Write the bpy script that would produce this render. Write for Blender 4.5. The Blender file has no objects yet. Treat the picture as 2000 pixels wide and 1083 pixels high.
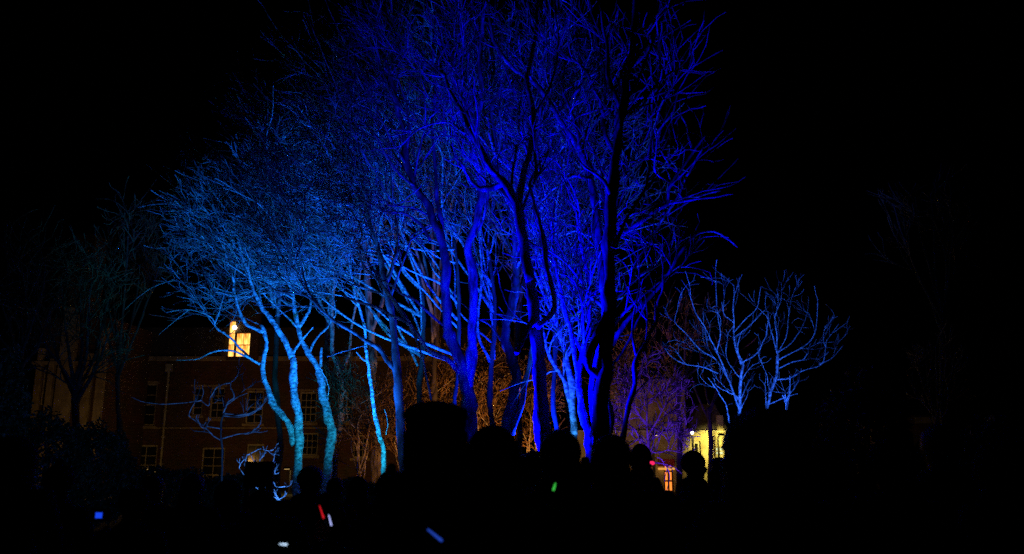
import bpy, bmesh, math, random
import numpy as np
from mathutils import Vector, Matrix

# ------------------------------------------------------------------ camera, world, exposure
SC = bpy.context.scene
COL = SC.collection
F = 1600.0                       # focal length in pixels of a 2000 px wide picture
TH = math.atan(349 / F)
CAMZ = 1.65
cd = bpy.data.cameras.new('camera')
cd.sensor_width = 36; cd.lens = 36 * F / 2000; cd.clip_start = 0.05; cd.clip_end = 600
cd.dof.use_dof = True; cd.dof.focus_distance = 22; cd.dof.aperture_fstop = 1.9
cam = bpy.data.objects.new('camera', cd); COL.objects.link(cam)
cam.location = (0, 0, CAMZ); cam.rotation_euler = (math.pi / 2 + TH, 0, 0)
SC.camera = cam

w = bpy.data.worlds.new('World'); SC.world = w; w.use_nodes = True
nt = w.node_tree; bg = nt.nodes['Background']
sky = nt.nodes.new('ShaderNodeTexSky'); sky.sky_type = 'NISHITA'; sky.sun_disc = False
sky.sun_elevation = math.radians(25); sky.sun_rotation = math.radians(120)
nt.links.new(sky.outputs[0], bg.inputs[0]); bg.inputs[1].default_value = 0.00001
md = bpy.data.lights.new('moon', 'SUN'); md.energy = 0.0006; md.angle = math.radians(.5); md.color = (.8, .88, 1)
moon = bpy.data.objects.new('moon', md); COL.objects.link(moon); moon.rotation_euler = (math.radians(65), 0, math.radians(120))
SC.view_settings.view_transform = 'Standard'; SC.view_settings.look = 'None'
SC.view_settings.exposure = 0; SC.view_settings.gamma = 1
SC.view_settings.use_curve_mapping = False
SC.cycles.max_bounces = 3; SC.cycles.diffuse_bounces = 1; SC.cycles.glossy_bounces = 1
SC.cycles.transparent_max_bounces = 4; SC.cycles.transmission_bounces = 2
SC.cycles.use_denoising = False
SC.cycles.caustics_reflective = False; SC.cycles.caustics_refractive = False

def P(px, py, Y):
    """place seen at photo pixel (px, py) on the vertical plane Y metres ahead"""
    u = (541.5 - py) / F
    dy = math.cos(TH) - u * math.sin(TH); dz = math.sin(TH) + u * math.cos(TH)
    t = Y / dy
    return np.array([(px - 1000) / F * t, Y, CAMZ + dz * t])

# ------------------------------------------------------------------ materials
def node_mat(name):
    m = bpy.data.materials.new(name); m.use_nodes = True
    return m, m.node_tree, m.node_tree.nodes['Principled BSDF']

def mat(name, c1, c2=None, scale=8, rough=.85, bump=.2, stretch=(1, 1, 1), detail=5, metal=0, ramp=(.35, .65), coords='Object'):
    m, t, b = node_mat(name)
    tc = t.nodes.new('ShaderNodeTexCoord'); mp = t.nodes.new('ShaderNodeMapping'); mp.inputs['Scale'].default_value = stretch
    nz = t.nodes.new('ShaderNodeTexNoise'); nz.inputs['Scale'].default_value = scale; nz.inputs['Detail'].default_value = detail
    t.links.new(tc.outputs[coords], mp.inputs[0]); t.links.new(mp.outputs[0], nz.inputs['Vector'])
    cr = t.nodes.new('ShaderNodeValToRGB')
    cr.color_ramp.elements[0].position = ramp[0]; cr.color_ramp.elements[1].position = ramp[1]
    cr.color_ramp.elements[0].color = (*c1, 1); cr.color_ramp.elements[1].color = (*(c2 or [x * 1.4 for x in c1]), 1)
    t.links.new(nz.outputs[0], cr.inputs[0]); t.links.new(cr.outputs[0], b.inputs['Base Color'])
    b.inputs['Roughness'].default_value = rough; b.inputs['Metallic'].default_value = metal
    if bump:
        bp = t.nodes.new('ShaderNodeBump'); bp.inputs['Strength'].default_value = bump; bp.inputs['Distance'].default_value = .03
        t.links.new(nz.outputs[0], bp.inputs['Height']); t.links.new(bp.outputs[0], b.inputs['Normal'])
    return m

def glow(name, c, s, base=(.1, .1, .1)):
    m, t, b = node_mat(name)
    b.inputs['Base Color'].default_value = (*base, 1)
    b.inputs['Emission Color'].default_value = (*c, 1); b.inputs['Emission Strength'].default_value = s
    m.cycles.emission_sampling = 'NONE'
    return m

M = {}
M['bark_light'] = mat('bark_light', (.14, .14, .13), (.70, .68, .64), 9, .75, 1.0, (1, 1, 1.7), 10, ramp=(.36, .64))
M['bark_grey'] = mat('bark_grey', (.035, .035, .033), (.42, .41, .39), 6, .85, 1.0, (1, 1, .35), 9, ramp=(.38, .62))
M['bark_dark'] = mat('bark_dark', (.03, .028, .025), (.12, .11, .10), 5, .85, 1.0, (1, 1, .4), 8)
M['bark_mid'] = mat('bark_mid', (.02, .02, .02), (.24, .23, .22), 6, .85, 1.0, (1, 1, .35), 9, ramp=(.38, .66))  # bark_grey darkened: the dim lighting of the navy trunks is put into the colour
M['twig'] = mat('twig', (.03, .028, .026), (.40, .39, .37), 2.6, .5, 0, ramp=(.40, .66))  # bright and dark stretches stand in for lit and self-shadowed twigs
M['twig_brown'] = mat('twig_brown', (.05, .035, .02), (.34, .22, .12), 3, .7, 0, ramp=(.42, .62))
M['leaf_dark'] = mat('leaf_dark', (.02, .04, .015), (.05, .08, .03), 6, .6, 0)
M['lawn'] = mat('lawn', (.008, .015, .005), (.02, .032, .01), 30, .95, .5)
M['gravel'] = mat('gravel', (.03, .028, .025), (.07, .065, .06), 60, .95, .6)
M['stone'] = mat('stone', (.26, .22, .14), (.46, .40, .27), 2.2, .9, .3, detail=9)
M['render_wall'] = mat('render_wall', (.42, .38, .22), (.66, .61, .40), 1.6, .9, .25, detail=10, ramp=(.38, .6))
M['paint'] = mat('paint', (.42, .4, .3), (.62, .6, .45), 4, .5, .05)
M['glass'] = mat('glass', (.01, .012, .015), (.02, .022, .03), 1, .12, 0)
M['roof'] = mat('roof', (.03, .028, .03), (.07, .06, .06), 9, .8, .3)
M['black_metal'] = mat('black_metal', (.01, .01, .01), (.02, .02, .02), 10, .5, 0, metal=.6)
M['skin'] = mat('skin', (.25, .14, .10), (.35, .2, .15), 9, .5, 0)
M['hair'] = mat('hair', (.008, .006, .004), (.02, .014, .01), 40, .6, .3, (6, 6, 1))
M['coat_black'] = mat('coat_black', (.006, .006, .007), (.012, .012, .013), 30, .95, .3)
M['coat_navy'] = mat('coat_navy', (.006, .008, .03), (.012, .016, .05), 30, .9, .3)
M['coat_grey'] = mat('coat_grey', (.012, .012, .013), (.024, .024, .026), 30, .95, .3)
M['wool'] = mat('wool', (.01, .008, .008), (.03, .02, .02), 90, 1, .8)
M['denim'] = mat('denim', (.01, .013, .022), (.02, .026, .04), 80, .95, .3)
M['red_paint'] = mat('red_paint', (.35, .02, .03), (.5, .04, .05), 4, .5, 0)

def brick_mat():
    m, t, b = node_mat('brick')
    tc = t.nodes.new('ShaderNodeTexCoord'); br = t.nodes.new('ShaderNodeTexBrick'); mp = t.nodes.new('ShaderNodeMapping')
    mp.inputs['Rotation'].default_value = (math.pi / 2, 0, 0)
    br.inputs['Scale'].default_value = 1; br.inputs['Brick Width'].default_value = .225; br.inputs['Row Height'].default_value = .075
    br.inputs['Mortar Size'].default_value = .01
    br.inputs['Color1'].default_value = (.20, .075, .04, 1); br.inputs['Color2'].default_value = (.10, .045, .03, 1); br.inputs['Mortar'].default_value = (.24, .2, .15, 1)
    nz = t.nodes.new('ShaderNodeTexNoise'); nz.inputs['Scale'].default_value = 1.3; nz.inputs['Detail'].default_value = 8
    mx = t.nodes.new('ShaderNodeMix'); mx.data_type = 'RGBA'; mx.blend_type = 'MULTIPLY'; mx.inputs[0].default_value = .8
    t.links.new(tc.outputs['Object'], mp.inputs[0]); t.links.new(mp.outputs[0], br.inputs[0]); t.links.new(tc.outputs['Object'], nz.inputs[0])
    t.links.new(br.outputs[0], mx.inputs[6]); t.links.new(nz.outputs[1], mx.inputs[7]); t.links.new(mx.outputs[2], b.inputs['Base Color'])
    b.inputs['Roughness'].default_value = .9
    return m
M['brick'] = brick_mat()

def curtain_mat():
    m, t, b = node_mat('lit_curtain')
    tc = t.nodes.new('ShaderNodeTexCoord'); mp = t.nodes.new('ShaderNodeMapping'); mp.inputs['Scale'].default_value = (5, 5, .8)
    nz = t.nodes.new('ShaderNodeTexNoise'); nz.inputs['Scale'].default_value = 1.6; nz.inputs['Detail'].default_value = 3
    cr = t.nodes.new('ShaderNodeValToRGB'); e = cr.color_ramp.elements
    e[0].position = .36; e[0].color = (.30, .07, .01, 1); e[1].position = .62; e[1].color = (1.0, .62, .16, 1)
    k = cr.color_ramp.elements.new(.48); k.color = (.95, .36, .05, 1)
    t.links.new(tc.outputs['Object'], mp.inputs[0]); t.links.new(mp.outputs[0], nz.inputs[0]); t.links.new(nz.outputs[0], cr.inputs[0])
    t.links.new(cr.outputs[0], b.inputs['Emission Color']); b.inputs['Emission Strength'].default_value = 2.0
    b.inputs['Base Color'].default_value = (.3, .2, .1, 1)
    m.cycles.emission_sampling = 'NONE'
    return m
M['lit_curtain'] = curtain_mat()

# ------------------------------------------------------------------ object helpers
def tag(o, label=None, cat=None, group=None, kind=None):
    if label: o['label'] = label
    if cat: o['category'] = cat
    if group: o['group'] = group
    if kind: o['kind'] = kind
    return o

def empty(name, loc, label, cat, group=None, rz=0):
    o = bpy.data.objects.new(name, None); COL.objects.link(o)
    o.location = [float(v) for v in loc]; o.rotation_euler = (0, 0, rz); o.empty_display_size = .2
    return tag(o, label, cat, group)

def link(name, me, m=None, parent=None, loc=None, world=False):
    o = bpy.data.objects.new(name, me); COL.objects.link(o)
    if m is not None and not me.materials: me.materials.append(M[m] if isinstance(m, str) else m)
    if parent is not None:
        o.parent = parent
    if loc is not None: o.location = [float(v) for v in loc]
    return o

class MB:
    def __init__(s): s.bm = bmesh.new()
    def box(s, x0, x1, y0, y1, z0, z1, bev=0):
        r = bmesh.ops.create_cube(s.bm, size=1)
        v = r['verts']
        bmesh.ops.scale(s.bm, vec=(x1 - x0, y1 - y0, z1 - z0), verts=v)
        bmesh.ops.translate(s.bm, vec=((x0 + x1) / 2, (y0 + y1) / 2, (z0 + z1) / 2), verts=v)
        if bev:
            es = list({e for q in v for e in q.link_edges})
            bmesh.ops.bevel(s.bm, geom=es, offset=bev, segments=2, affect='EDGES')
        return s
    def cyl(s, a, b, r0, r1=None, n=10):
        a = Vector(a); b = Vector(b); d = b - a
        r = bmesh.ops.create_cone(s.bm, cap_ends=True, segments=n, radius1=r0, radius2=r0 if r1 is None else r1, depth=d.length)
        bmesh.ops.transform(s.bm, matrix=Matrix.Translation((a + b) / 2) @ d.to_track_quat('Z', 'Y').to_matrix().to_4x4(), verts=r['verts'])
        return s
    def ball(s, c, rad, sub=2):
        r = bmesh.ops.create_icosphere(s.bm, subdivisions=sub, radius=1)
        bmesh.ops.scale(s.bm, vec=rad if hasattr(rad, '__len__') else (rad,) * 3, verts=r['verts'])
        bmesh.ops.translate(s.bm, vec=c, verts=r['verts'])
        return s
    def prism(s, pts, y0, y1):
        a = [s.bm.verts.new((x, y0, z)) for x, z in pts]; b = [s.bm.verts.new((x, y1, z)) for x, z in pts]
        s.bm.faces.new(a); s.bm.faces.new(b[::-1]); n = len(pts)
        for i in range(n): s.bm.faces.new((a[i], b[i], b[(i + 1) % n], a[(i + 1) % n]))
        bmesh.ops.recalc_face_normals(s.bm, faces=s.bm.faces)
        return s
    def mesh(s, name, smooth=False):
        me = bpy.data.meshes.new(name); s.bm.to_mesh(me); s.bm.free()
        if smooth: me.shade_smooth()
        return me
    def obj(s, name, m, parent=None, smooth=False, loc=None):
        return link(name, s.mesh(name, smooth), m, parent, loc)

def raw_mesh(name, V, Fc, smooth=True):
    me = bpy.data.meshes.new(name)
    k = Fc.shape[1]
    me.vertices.add(len(V)); me.vertices.foreach_set('co', V.astype(np.float32).ravel())
    me.loops.add(Fc.size); me.loops.foreach_set('vertex_index', Fc.astype(np.int32).ravel())
    me.polygons.add(len(Fc)); me.polygons.foreach_set('loop_start', (np.arange(len(Fc)) * k).astype(np.int32))
    me.update(calc_edges=True)
    if smooth: me.shade_smooth()
    return me

# ------------------------------------------------------------------ trees: tubes grown along skeletons
def nrm(a): return a / np.maximum(np.linalg.norm(a, axis=-1, keepdims=True), 1e-9)

def tubes(Pt, R, k):
    """Pt (B,n,3), R (B,n) -> vertices and quads of B open tubes with k sides"""
    B, n, _ = Pt.shape
    T = np.empty_like(Pt); T[:, 1:-1] = Pt[:, 2:] - Pt[:, :-2]; T[:, 0] = Pt[:, 1] - Pt[:, 0]; T[:, -1] = Pt[:, -1] - Pt[:, -2]
    T = nrm(T)
    mean = nrm(Pt[:, -1] - Pt[:, 0])
    ref = np.where(np.abs(mean[:, 2:3]) > .8, np.array([[1., 0, 0]]), np.array([[0., 0, 1]]))[:, None, :]
    N = nrm(np.cross(T, np.broadcast_to(ref, T.shape))); Bn = np.cross(T, N)
    a = np.arange(k) * 2 * math.pi / k
    V = Pt[:, :, None, :] + R[:, :, None, None] * (np.cos(a)[None, None, :, None] * N[:, :, None, :] + np.sin(a)[None, None, :, None] * Bn[:, :, None, :])
    idx = np.arange(B * n * k).reshape(B, n, k)
    q = np.stack([idx[:, :-1], np.roll(idx, -1, 2)[:, :-1], np.roll(idx, -1, 2)[:, 1:], idx[:, 1:]], -1).reshape(-1, 4)
    return V.reshape(-1, 3), q

def smooth_line(pts, step=None, sub=5):
    """Catmull-Rom through the points"""
    p = np.array(pts); n = len(p)
    if n < 3: return p[0] + (p[-1] - p[0]) * np.linspace(0, 1, sub + 1)[:, None]
    q = np.vstack([2 * p[0] - p[1], p, 2 * p[-1] - p[-2]])
    out = []
    for i in range(1, n):
        a, b, c, d = q[i - 1], q[i], q[i + 1], q[i + 2]
        for s in np.linspace(0, 1, sub, endpoint=False):
            out.append(.5 * ((2 * b) + (c - a) * s + (2 * a - 5 * b + 4 * c - d) * s * s + (3 * b - a - 3 * c + d) * s ** 3))
    out.append(p[-1])
    return np.array(out)

def limb_mesh(name, pts, r0, r1, rng, k=9, flare=False, knob=.12):
    p = smooth_line(pts); n = len(p)
    s = np.linspace(0, 1, n)
    wob = rng.normal(0, 1, (n, 3)); wob[1:-1] = (wob[:-2] + wob[1:-1] + wob[2:]) / 2; wob[0] = 0
    p = p + wob * ((r0 + r1) * .055 + .008) * np.array([1, 1, .4])
    r = r0 + (r1 - r0) * s ** .9
    ph = rng.random(3) * 9
    r = r * (1 + knob * np.sin(s * n * .9 + ph[0]) * np.sin(s * n * .37 + ph[1]))
    for _k in range(max(1, n // 7)):
        c_ = rng.uniform(0, n); r = r * (1 + rng.uniform(.1, .3) * np.exp(-((np.arange(n) - c_) / .7) ** 2))
    if flare: r[:3] *= np.array([1.5, 1.2, 1.05])
    V, q = tubes(p[None], r[None], k)
    V = V + rng.normal(0, 1, V.shape) * (r.mean() * .06)
    nv = len(V)
    V = np.vstack([V, p[0], p[-1] + (p[-1] - p[-2]) * .2])
    cap = []
    for j in range(k): cap.append([nv, (j + 1) % k, j, j]); cap.append([nv + 1, (n - 1) * k + j, (n - 1) * k + (j + 1) % k, (n - 1) * k + (j + 1) % k])
    me = bpy.data.meshes.new(name)
    me.from_pydata(V.tolist(), [], q.tolist() + [c[:3] for c in cap]); me.shade_smooth()
    return me, p, r

def grow(lines, rng, levels, env=None, up=.10, lean=0.0):
    """lines: list of (points, radii). levels: list of dicts. returns list of (V,q)."""
    out = []; off = 0
    # level 0 sources sampled from polylines
    S, D, L, R = [], [], [], []
    lv = levels[0]
    for p, r, dens in lines:
        seg = np.linalg.norm(np.diff(p, axis=0), axis=1); cum = np.concatenate([[0], np.cumsum(seg)]); tot = cum[-1]
        m = max(1, int(tot * lv['per_m'] * dens))
        t = rng.uniform(lv.get('t0', .25), 1, m) * tot
        if m > 1: t[-1] = tot * .995
        i = np.clip(np.searchsorted(cum, t) - 1, 0, len(seg) - 1); f = ((t - cum[i]) / np.maximum(seg[i], 1e-6))[:, None]
        pos = p[i] * (1 - f) + p[i + 1] * f; tan = nrm(p[i + 1] - p[i])
        S.append(pos); D.append(tan); rr = r[i]
        L.append(rng.uniform(.6, 1.25, m) * lv['len'] * np.clip(.5 + dens * .3, .5, 1.3)); R.append(np.minimum(rr * .55, lv['r']) * rng.uniform(.7, 1, m))
    S = np.vstack(S); D = np.vstack(D); L = np.concatenate(L); R = np.concatenate(R)
    for li, lv in enumerate(levels):
        if env is not None:
            c, rad = env
            d = np.linalg.norm((S - c) / rad, axis=1)
            keep = d < 1 + rng.normal(-.03, .07, len(d))
            S, D, L, R = S[keep], D[keep], L[keep], R[keep]
        B = len(S)
        if B == 0: break
        ax = nrm(rng.normal(0, 1, (B, 3)))
        ax = nrm(ax - (ax * D).sum(1, keepdims=True) * D)
        ang = np.radians(rng.uniform(*lv.get('ang', (25, 65)), B))[:, None]
        d = nrm(D * np.cos(ang) + ax * np.sin(ang) + np.array([lean * 1.2, 0, lv.get('up', up)]))
        n = lv['n']; pts = np.empty((B, n, 3)); pts[:, 0] = S
        bend = rng.normal(0, lv.get('bend', .15), (B, 3))
        for j in range(1, n):
            d = nrm(d + bend * .6 + rng.normal(0, lv.get('wig', .16), (B, 3)) + np.array([lean * .35, 0, lv.get('trop', .05)]))
            pts[:, j] = pts[:, j - 1] + d * (L / (n - 1))[:, None]
        s = np.linspace(0, 1, n)[None]
        rr = R[:, None] * (1 - .7 * s)
        rr = np.maximum(rr, lv.get('rmin', .003))
        V, q = tubes(pts, rr, lv['k'])
        out.append((V, q))
        if li + 1 < len(levels):
            nx = levels[li + 1]; m = nx['m']
            t = rng.uniform(.18, 1, (B, m)); t[:, 0] = .98
            fi = t * (n - 1); i = np.minimum(fi.astype(int), n - 2); f = (fi - i)[..., None]
            bi = np.arange(B)[:, None]
            pos = pts[bi, i] * (1 - f) + pts[bi, i + 1] * f
            tan = nrm(pts[bi, i + 1] - pts[bi, i])
            S = pos.reshape(-1, 3); D = tan.reshape(-1, 3)
            L = (rng.uniform(.55, 1.2, (B, m)) * nx['len'] * (1.15 - .4 * t)).ravel()
            R = (np.repeat(R[:, None], m, 1) * .62).ravel(); R = np.minimum(R, nx['r'])
    def join(o_):
        off = 0; Vs = []; qs = []
        for a, b in o_: Vs.append(a); qs.append(b + off); off += len(a)
        return np.vstack(Vs), np.vstack(qs)
    return join(out[:1]), join(out[1:])

def LV(per_m=2.2, l0=2.2, m=(6, 5, 4), k0=5, s=1.0, rmin=.005, ang=(20, 50), trop=.04, wig=.10):
    return [dict(per_m=per_m, len=l0 * s, r=.055 * s, n=8, k=k0, t0=.3, rmin=rmin, ang=ang, trop=trop, wig=wig),
            dict(m=m[0], len=l0 * .55 * s, r=.022 * s, n=6, k=4, rmin=rmin, ang=ang, trop=trop, wig=wig),
            dict(m=m[1], len=l0 * .30 * s, r=.013 * s, n=5, k=3, rmin=rmin, ang=ang, trop=trop, wig=wig),
            dict(m=m[2], len=l0 * .16 * s, r=.008 * s, n=4, k=3, rmin=rmin * .9, ang=ang, trop=trop, wig=wig)]

NTRI = 0
def tree(label, Y, stem, limbs, crown=None, levels=None, bark='bark_grey', twig='twig', seed=0, group='bare trees lit by coloured floodlights', cat='tree', name='bare_tree', stem_dens=.5, extra=0, flare=True, lean=0.0, ws=.84, tw=.00048):
    """stem/limbs: dict(p=[(px,py[,dY])...], w=(px wide at base, at tip), d=(extra depth reached at the tip), g=growth density)"""
    global NTRI
    rng = np.random.default_rng(seed + 11)
    base = P(stem['p'][0][0], stem['p'][0][1], Y); base[2] = 0
    root = empty(name, base, label, cat, group)
    lines = []
    def pts3(l, grounded):
        n = len(l['p']); e = l.get('d', 0); out = []; y0 = l.get('Y', Y)
        for i, q in enumerate(l['p']):
            out.append(P(q[0], q[1], y0 + e * (i / (n - 1)) ** 1.2) - base)
        if grounded and out[0][2] > .02:
            out.insert(0, np.array([out[0][0], out[0][1], -.05]))
        return out
    for i, l in enumerate([stem] + limbs):
        p = pts3(l, i == 0)
        r0, r1 = l['w'][0] / 2 * Y / F * ws, l['w'][1] / 2 * Y / F * ws
        me, pl, rl = limb_mesh('trunk' if i == 0 else 'limb', p, r0, r1, rng, 12 if r0 > .08 else 8, flare and i == 0)
        link('trunk' if i == 0 else 'limb', me, l.get('m', bark), root)
        g = l.get('g', stem_dens if i == 0 else 1)
        if g > 0: lines.append((pl, rl, g))
    env = None
    if crown:
        c = P(crown[0], crown[1], Y + (crown[5] if len(crown) > 5 else 0)) - base
        env = (c, np.array([crown[2] * Y / F, crown[4], crown[3] * Y / F]))
    for _ in range(extra):      # limbs the picture does not show one by one
        pl, rl, _g = lines[rng.integers(len(lines))]
        i = int(rng.uniform(.35, .9) * len(pl)); d = nrm(rng.normal(0, 1, 3) * np.array([1, 1.2, .5]) + np.array([lean * 2.5, 0, .8]))
        n = 7; L = rng.uniform(2, 4.2) * (Y / 20); q = [pl[i]]
        for j in range(n - 1):
            d = nrm(d + rng.normal(0, .3, 3) + np.array([0, 0, .08])); q.append(q[-1] + d * L / (n - 1))
        if env is not None and np.linalg.norm((q[-1] - env[0]) / env[1]) > 1.05: continue
        me, p2, r2 = limb_mesh('limb', q, min(rl[i] * .9, .09), .014, rng, 7)
        link('limb', me, bark, root); lines.append((p2, r2, 1))
    lv = levels or LV()
    lv[3]['m'] = max(1, lv[3]['m'] - 2); lv[2]['m'] = max(2, lv[2]['m'] - 2); lv[2]['len'] *= 1.25; lv[3]['len'] *= 1.4
    for q_ in lv: q_['rmin'] = max(q_['rmin'], Y * tw)
    for nm, (V, q), mt in zip(('branches', 'twigs'), grow(lines, rng, lv, env, lean=lean), (bark if twig == 'twig' else twig, twig)):
        NTRI += len(q) * 2
        o = link(nm, raw_mesh(nm, V, q), mt, root); o['kind'] = 'stuff'
    return root

D_ = lambda *p, w=(6, 2), d=0, g=1, **k: dict(p=list(p), w=w, d=d, g=g, **k)

# ------------------------------------------------------------------ the ground
def ground():
    n = 60; xs = np.linspace(-90, 90, n); ys = np.linspace(-20, 160, n)
    X, Yg = np.meshgrid(xs, ys); Z = .04 * np.sin(X * .31) * np.cos(Yg * .23) + .02 * np.sin(X * 1.3 + Yg)
    V = np.stack([X, Yg, Z - .06], -1).reshape(-1, 3); i = np.arange(n * n).reshape(n, n)
    q = np.stack([i[:-1, :-1], i[:-1, 1:], i[1:, 1:], i[1:, :-1]], -1).reshape(-1, 4)
    tag(link('lawn', raw_mesh('lawn', V, q), 'lawn'), kind='structure')
    m = MB(); m.box(-60, 60, 31, 34, -.05, .03); tag(m.obj('path', 'gravel'), kind='structure')
ground()

# ------------------------------------------------------------------ floodlights (each lamp in its housing)
def flood(loc, target, color, power, cone, label, size=.09, blend=.6):
    a = Vector([float(v) for v in loc]); t = Vector([float(v) for v in target]); d = (t - a).normalized()
    root = empty('floodlight', (a.x, a.y, 0), label, 'floodlight', 'floodlights standing on the lawn')
    rel = Vector((0, 0, a.z)); rot = d.to_track_quat('-Z', 'Y')
    m = MB(); m.box(-.14, .14, -.1, .1, .03, .16, .01)
    for i in range(5): m.box(-.12 + i * .055, -.105 + i * .055, -.09, .09, .162, .2)
    h = m.obj('housing', 'black_metal', root, loc=rel); h.rotation_mode = 'QUATERNION'; h.rotation_quaternion = rot
    m = MB(); m.box(-.125, .125, -.085, .085, .018, .028)
    g = m.obj('lens', glow('lens_glow', color, 3), root, loc=rel); g.rotation_mode = 'QUATERNION'; g.rotation_quaternion = rot
    m = MB(); z = a.z
    m.box(-.19, -.17, -.02, .02, .02, z + .1); m.box(.17, .19, -.02, .02, .02, z + .1); m.box(-.19, .19, -.06, .06, 0, .02)
    m.obj('stand', 'black_metal', root)
    ld = bpy.data.lights.new('spot', 'SPOT'); ld.color = color; ld.energy = power; ld.spot_size = math.radians(cone); ld.spot_blend = blend
    ld.shadow_soft_size = size
    lo = bpy.data.objects.new('spot', ld); COL.objects.link(lo); lo.parent = root; lo.location = rel + d * .02
    lo.rotation_mode = 'QUATERNION'; lo.rotation_quaternion = rot
    return root

gz = lambda px, Y, z=.35: (P(px, 900, Y)[0], Y, z)
# cyan lamp right of and in front of the pale trunks on the left
flood(gz(752, 17.6), P(600, 650, 22), (.012, .46, .86), 1050, 66, 'floodlight with cyan lens in front of the three pale curved trunks', blend=.7)
flood(gz(640, 17.2), P(590, 560, 22), (.010, .26, .9), 380, 60, 'floodlight with sky blue lens left of the leaning limbs', blend=.8)
# blue lamp under the twiggy crowns
flood(gz(690, 16.2), P(640, 350, 22), (.004, .13, 1), 6200, 72, 'floodlight with light blue lens under the big leaning limbs', blend=.8)
# deep-blue lamp between the two black trunks and the trees behind them
flood(gz(900, 12.85), P(1190, 340, 14.3), (0, .0, 1), 8500, 84, 'floodlight with deep blue lens left of the black trunks', blend=.7)
flood(gz(1042, 17.5), P(1010, 260, 19.5), (.001, .018, 1), 6800, 92, 'floodlight with blue lens behind the black trunks', blend=.8)
flood(gz(905, 12.6), P(905, 430, 15.5), (0, .0, 1), 90, 100, 'weak floodlight with deep blue lens before the forked navy tree')
flood(gz(1030, 14.6, .5), P(1150, 640, 16), (.03, .26, 1), 620, 56, 'small floodlight with blue lens before the tight cluster of stems')
flood(gz(1530, 15.8), P(1455, 640, 20), (.02, .12, 1), 2900, 56, 'floodlight with pale blue lens beneath the two small trees on the right', blend=.8)
flood(gz(1530, 16.6, .5), P(1550, 815, 17.6), (.06, .25, 1), 90, 90, 'added small floodlight brightening the broken branchlets on the right')  # extra lamp added to brighten the branchlets
flood(gz(1255, 22.5), P(1270, 800, 26), (.14, .03, 1), 1150, 70, 'floodlight with violet lens beside the spiky little tree')
flood(gz(60, 19), P(150, 700, 24), (.006, .06, 1), 40, 90, 'floodlight with dim blue lens at the far left of the lawn')
flood(gz(548, 11.7), P(480, 830, 13.2), (.06, .26, 1), 240, 120, 'floodlight with pale blue lens beside the curling shrub')
flood(gz(790, 23.5), P(800, 820, 27), (1, .36, .05), 130, 80, 'floodlight with amber lens among the stems behind the crowd')
flood(gz(960, 25), P(950, 770, 29), (1, .38, .07), 850, 120, 'floodlight with amber lens behind the crooked navy trunk')

# ------------------------------------------------------------------ trees
T = tree
T('twin-stemmed cyan tree, leftmost of the three pale curved trunks', 21,
  D_((578, 985), (583, 900), (582, 850), (580, 800), (574, 760), (571, 700), w=(24, 15)), [
    D_((576, 868), (566, 835), (548, 808), (530, 785), (517, 745), (512, 715), (519, 682), (517, 650), (510, 636), w=(17, 7), g=.3),
    D_((571, 700), (575, 688), (590, 664), (611, 640), w=(8, 3), g=.6),
    D_((571, 700), (562, 676), (549, 655), (532, 628), (514, 605), (500, 580), (490, 556), (485, 530), (470, 490), (460, 430), w=(15, 4)),
    D_((517, 650), (498, 642), (478, 630), (463, 595), (457, 566), (455, 545), (444, 510), (430, 470), (412, 425), w=(9, 3)),
    D_((508, 712), (490, 702), (470, 691), (440, 685), (410, 690), (385, 702), (345, 704), w=(6, 2), d=-1, g=.5),
    D_((492, 703), (470, 683), (453, 663), (438, 652), (422, 641), (411, 619), (373, 606), (328, 610), w=(6, 2), d=-.5),
    D_((455, 578), (428, 572), (406, 568), (395, 558), (370, 553), (336, 548), w=(5, 1.5), d=.5),
    D_((445, 512), (431, 508), (403, 502), (378, 486), (339, 480), w=(4, 1.5), d=1),
    D_((430, 470), (400, 440), (375, 410), (352, 392), w=(4, 1.5)), D_((460, 430), (440, 380), (420, 330), (425, 300), w=(4, 1.5), d=.8),
    D_((485, 530), (492, 470), (480, 400), (470, 330), w=(5, 1.5), d=1.2)],
  crown=(462, 500, 138, 215, 3.0, .3), levels=LV(2.3, 1.7, (6, 5, 4), rmin=.006), bark='bark_light', lean=-.13, seed=1, extra=9)
T('single curved cyan trunk with a short snag, second from the left', 22,
  D_((630, 985), (640, 900), (646, 860), (645, 830), (635, 790), (627, 745), (622, 722), w=(24, 16)), [
    D_((622, 722), (610, 700), (596, 680), (583, 640), (575, 600), (570, 570), (560, 540), (548, 500), (540, 460), (532, 400), (520, 330), w=(14, 3)),
    D_((624, 724), (627, 700), (628, 680), w=(7, 6), g=0),
    D_((640, 782), (642, 760), (634, 735), (627, 722), w=(2.5, 2.5), d=-.3, g=.1),
    D_((583, 640), (600, 615), (607, 590), (600, 560), (603, 520), (590, 470), (600, 410), (585, 350), w=(8, 3), d=.5),
    D_((588, 650), (570, 628), (540, 600), (520, 580), (505, 560), w=(5, 2), d=-.6),
    D_((575, 600), (555, 590), (535, 560), (530, 520), (515, 480), (505, 420), (500, 370), w=(6, 2), d=1.3),
    D_((604, 690), (618, 660), (640, 640), (655, 610), (650, 570), (665, 520), w=(6, 2), d=.8)],
  crown=(560, 470, 150, 230, 3.4, .5), levels=LV(2.3, 1.9, (6, 5, 4), rmin=.006), bark='bark_light', lean=-.1, seed=2, extra=9)
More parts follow.
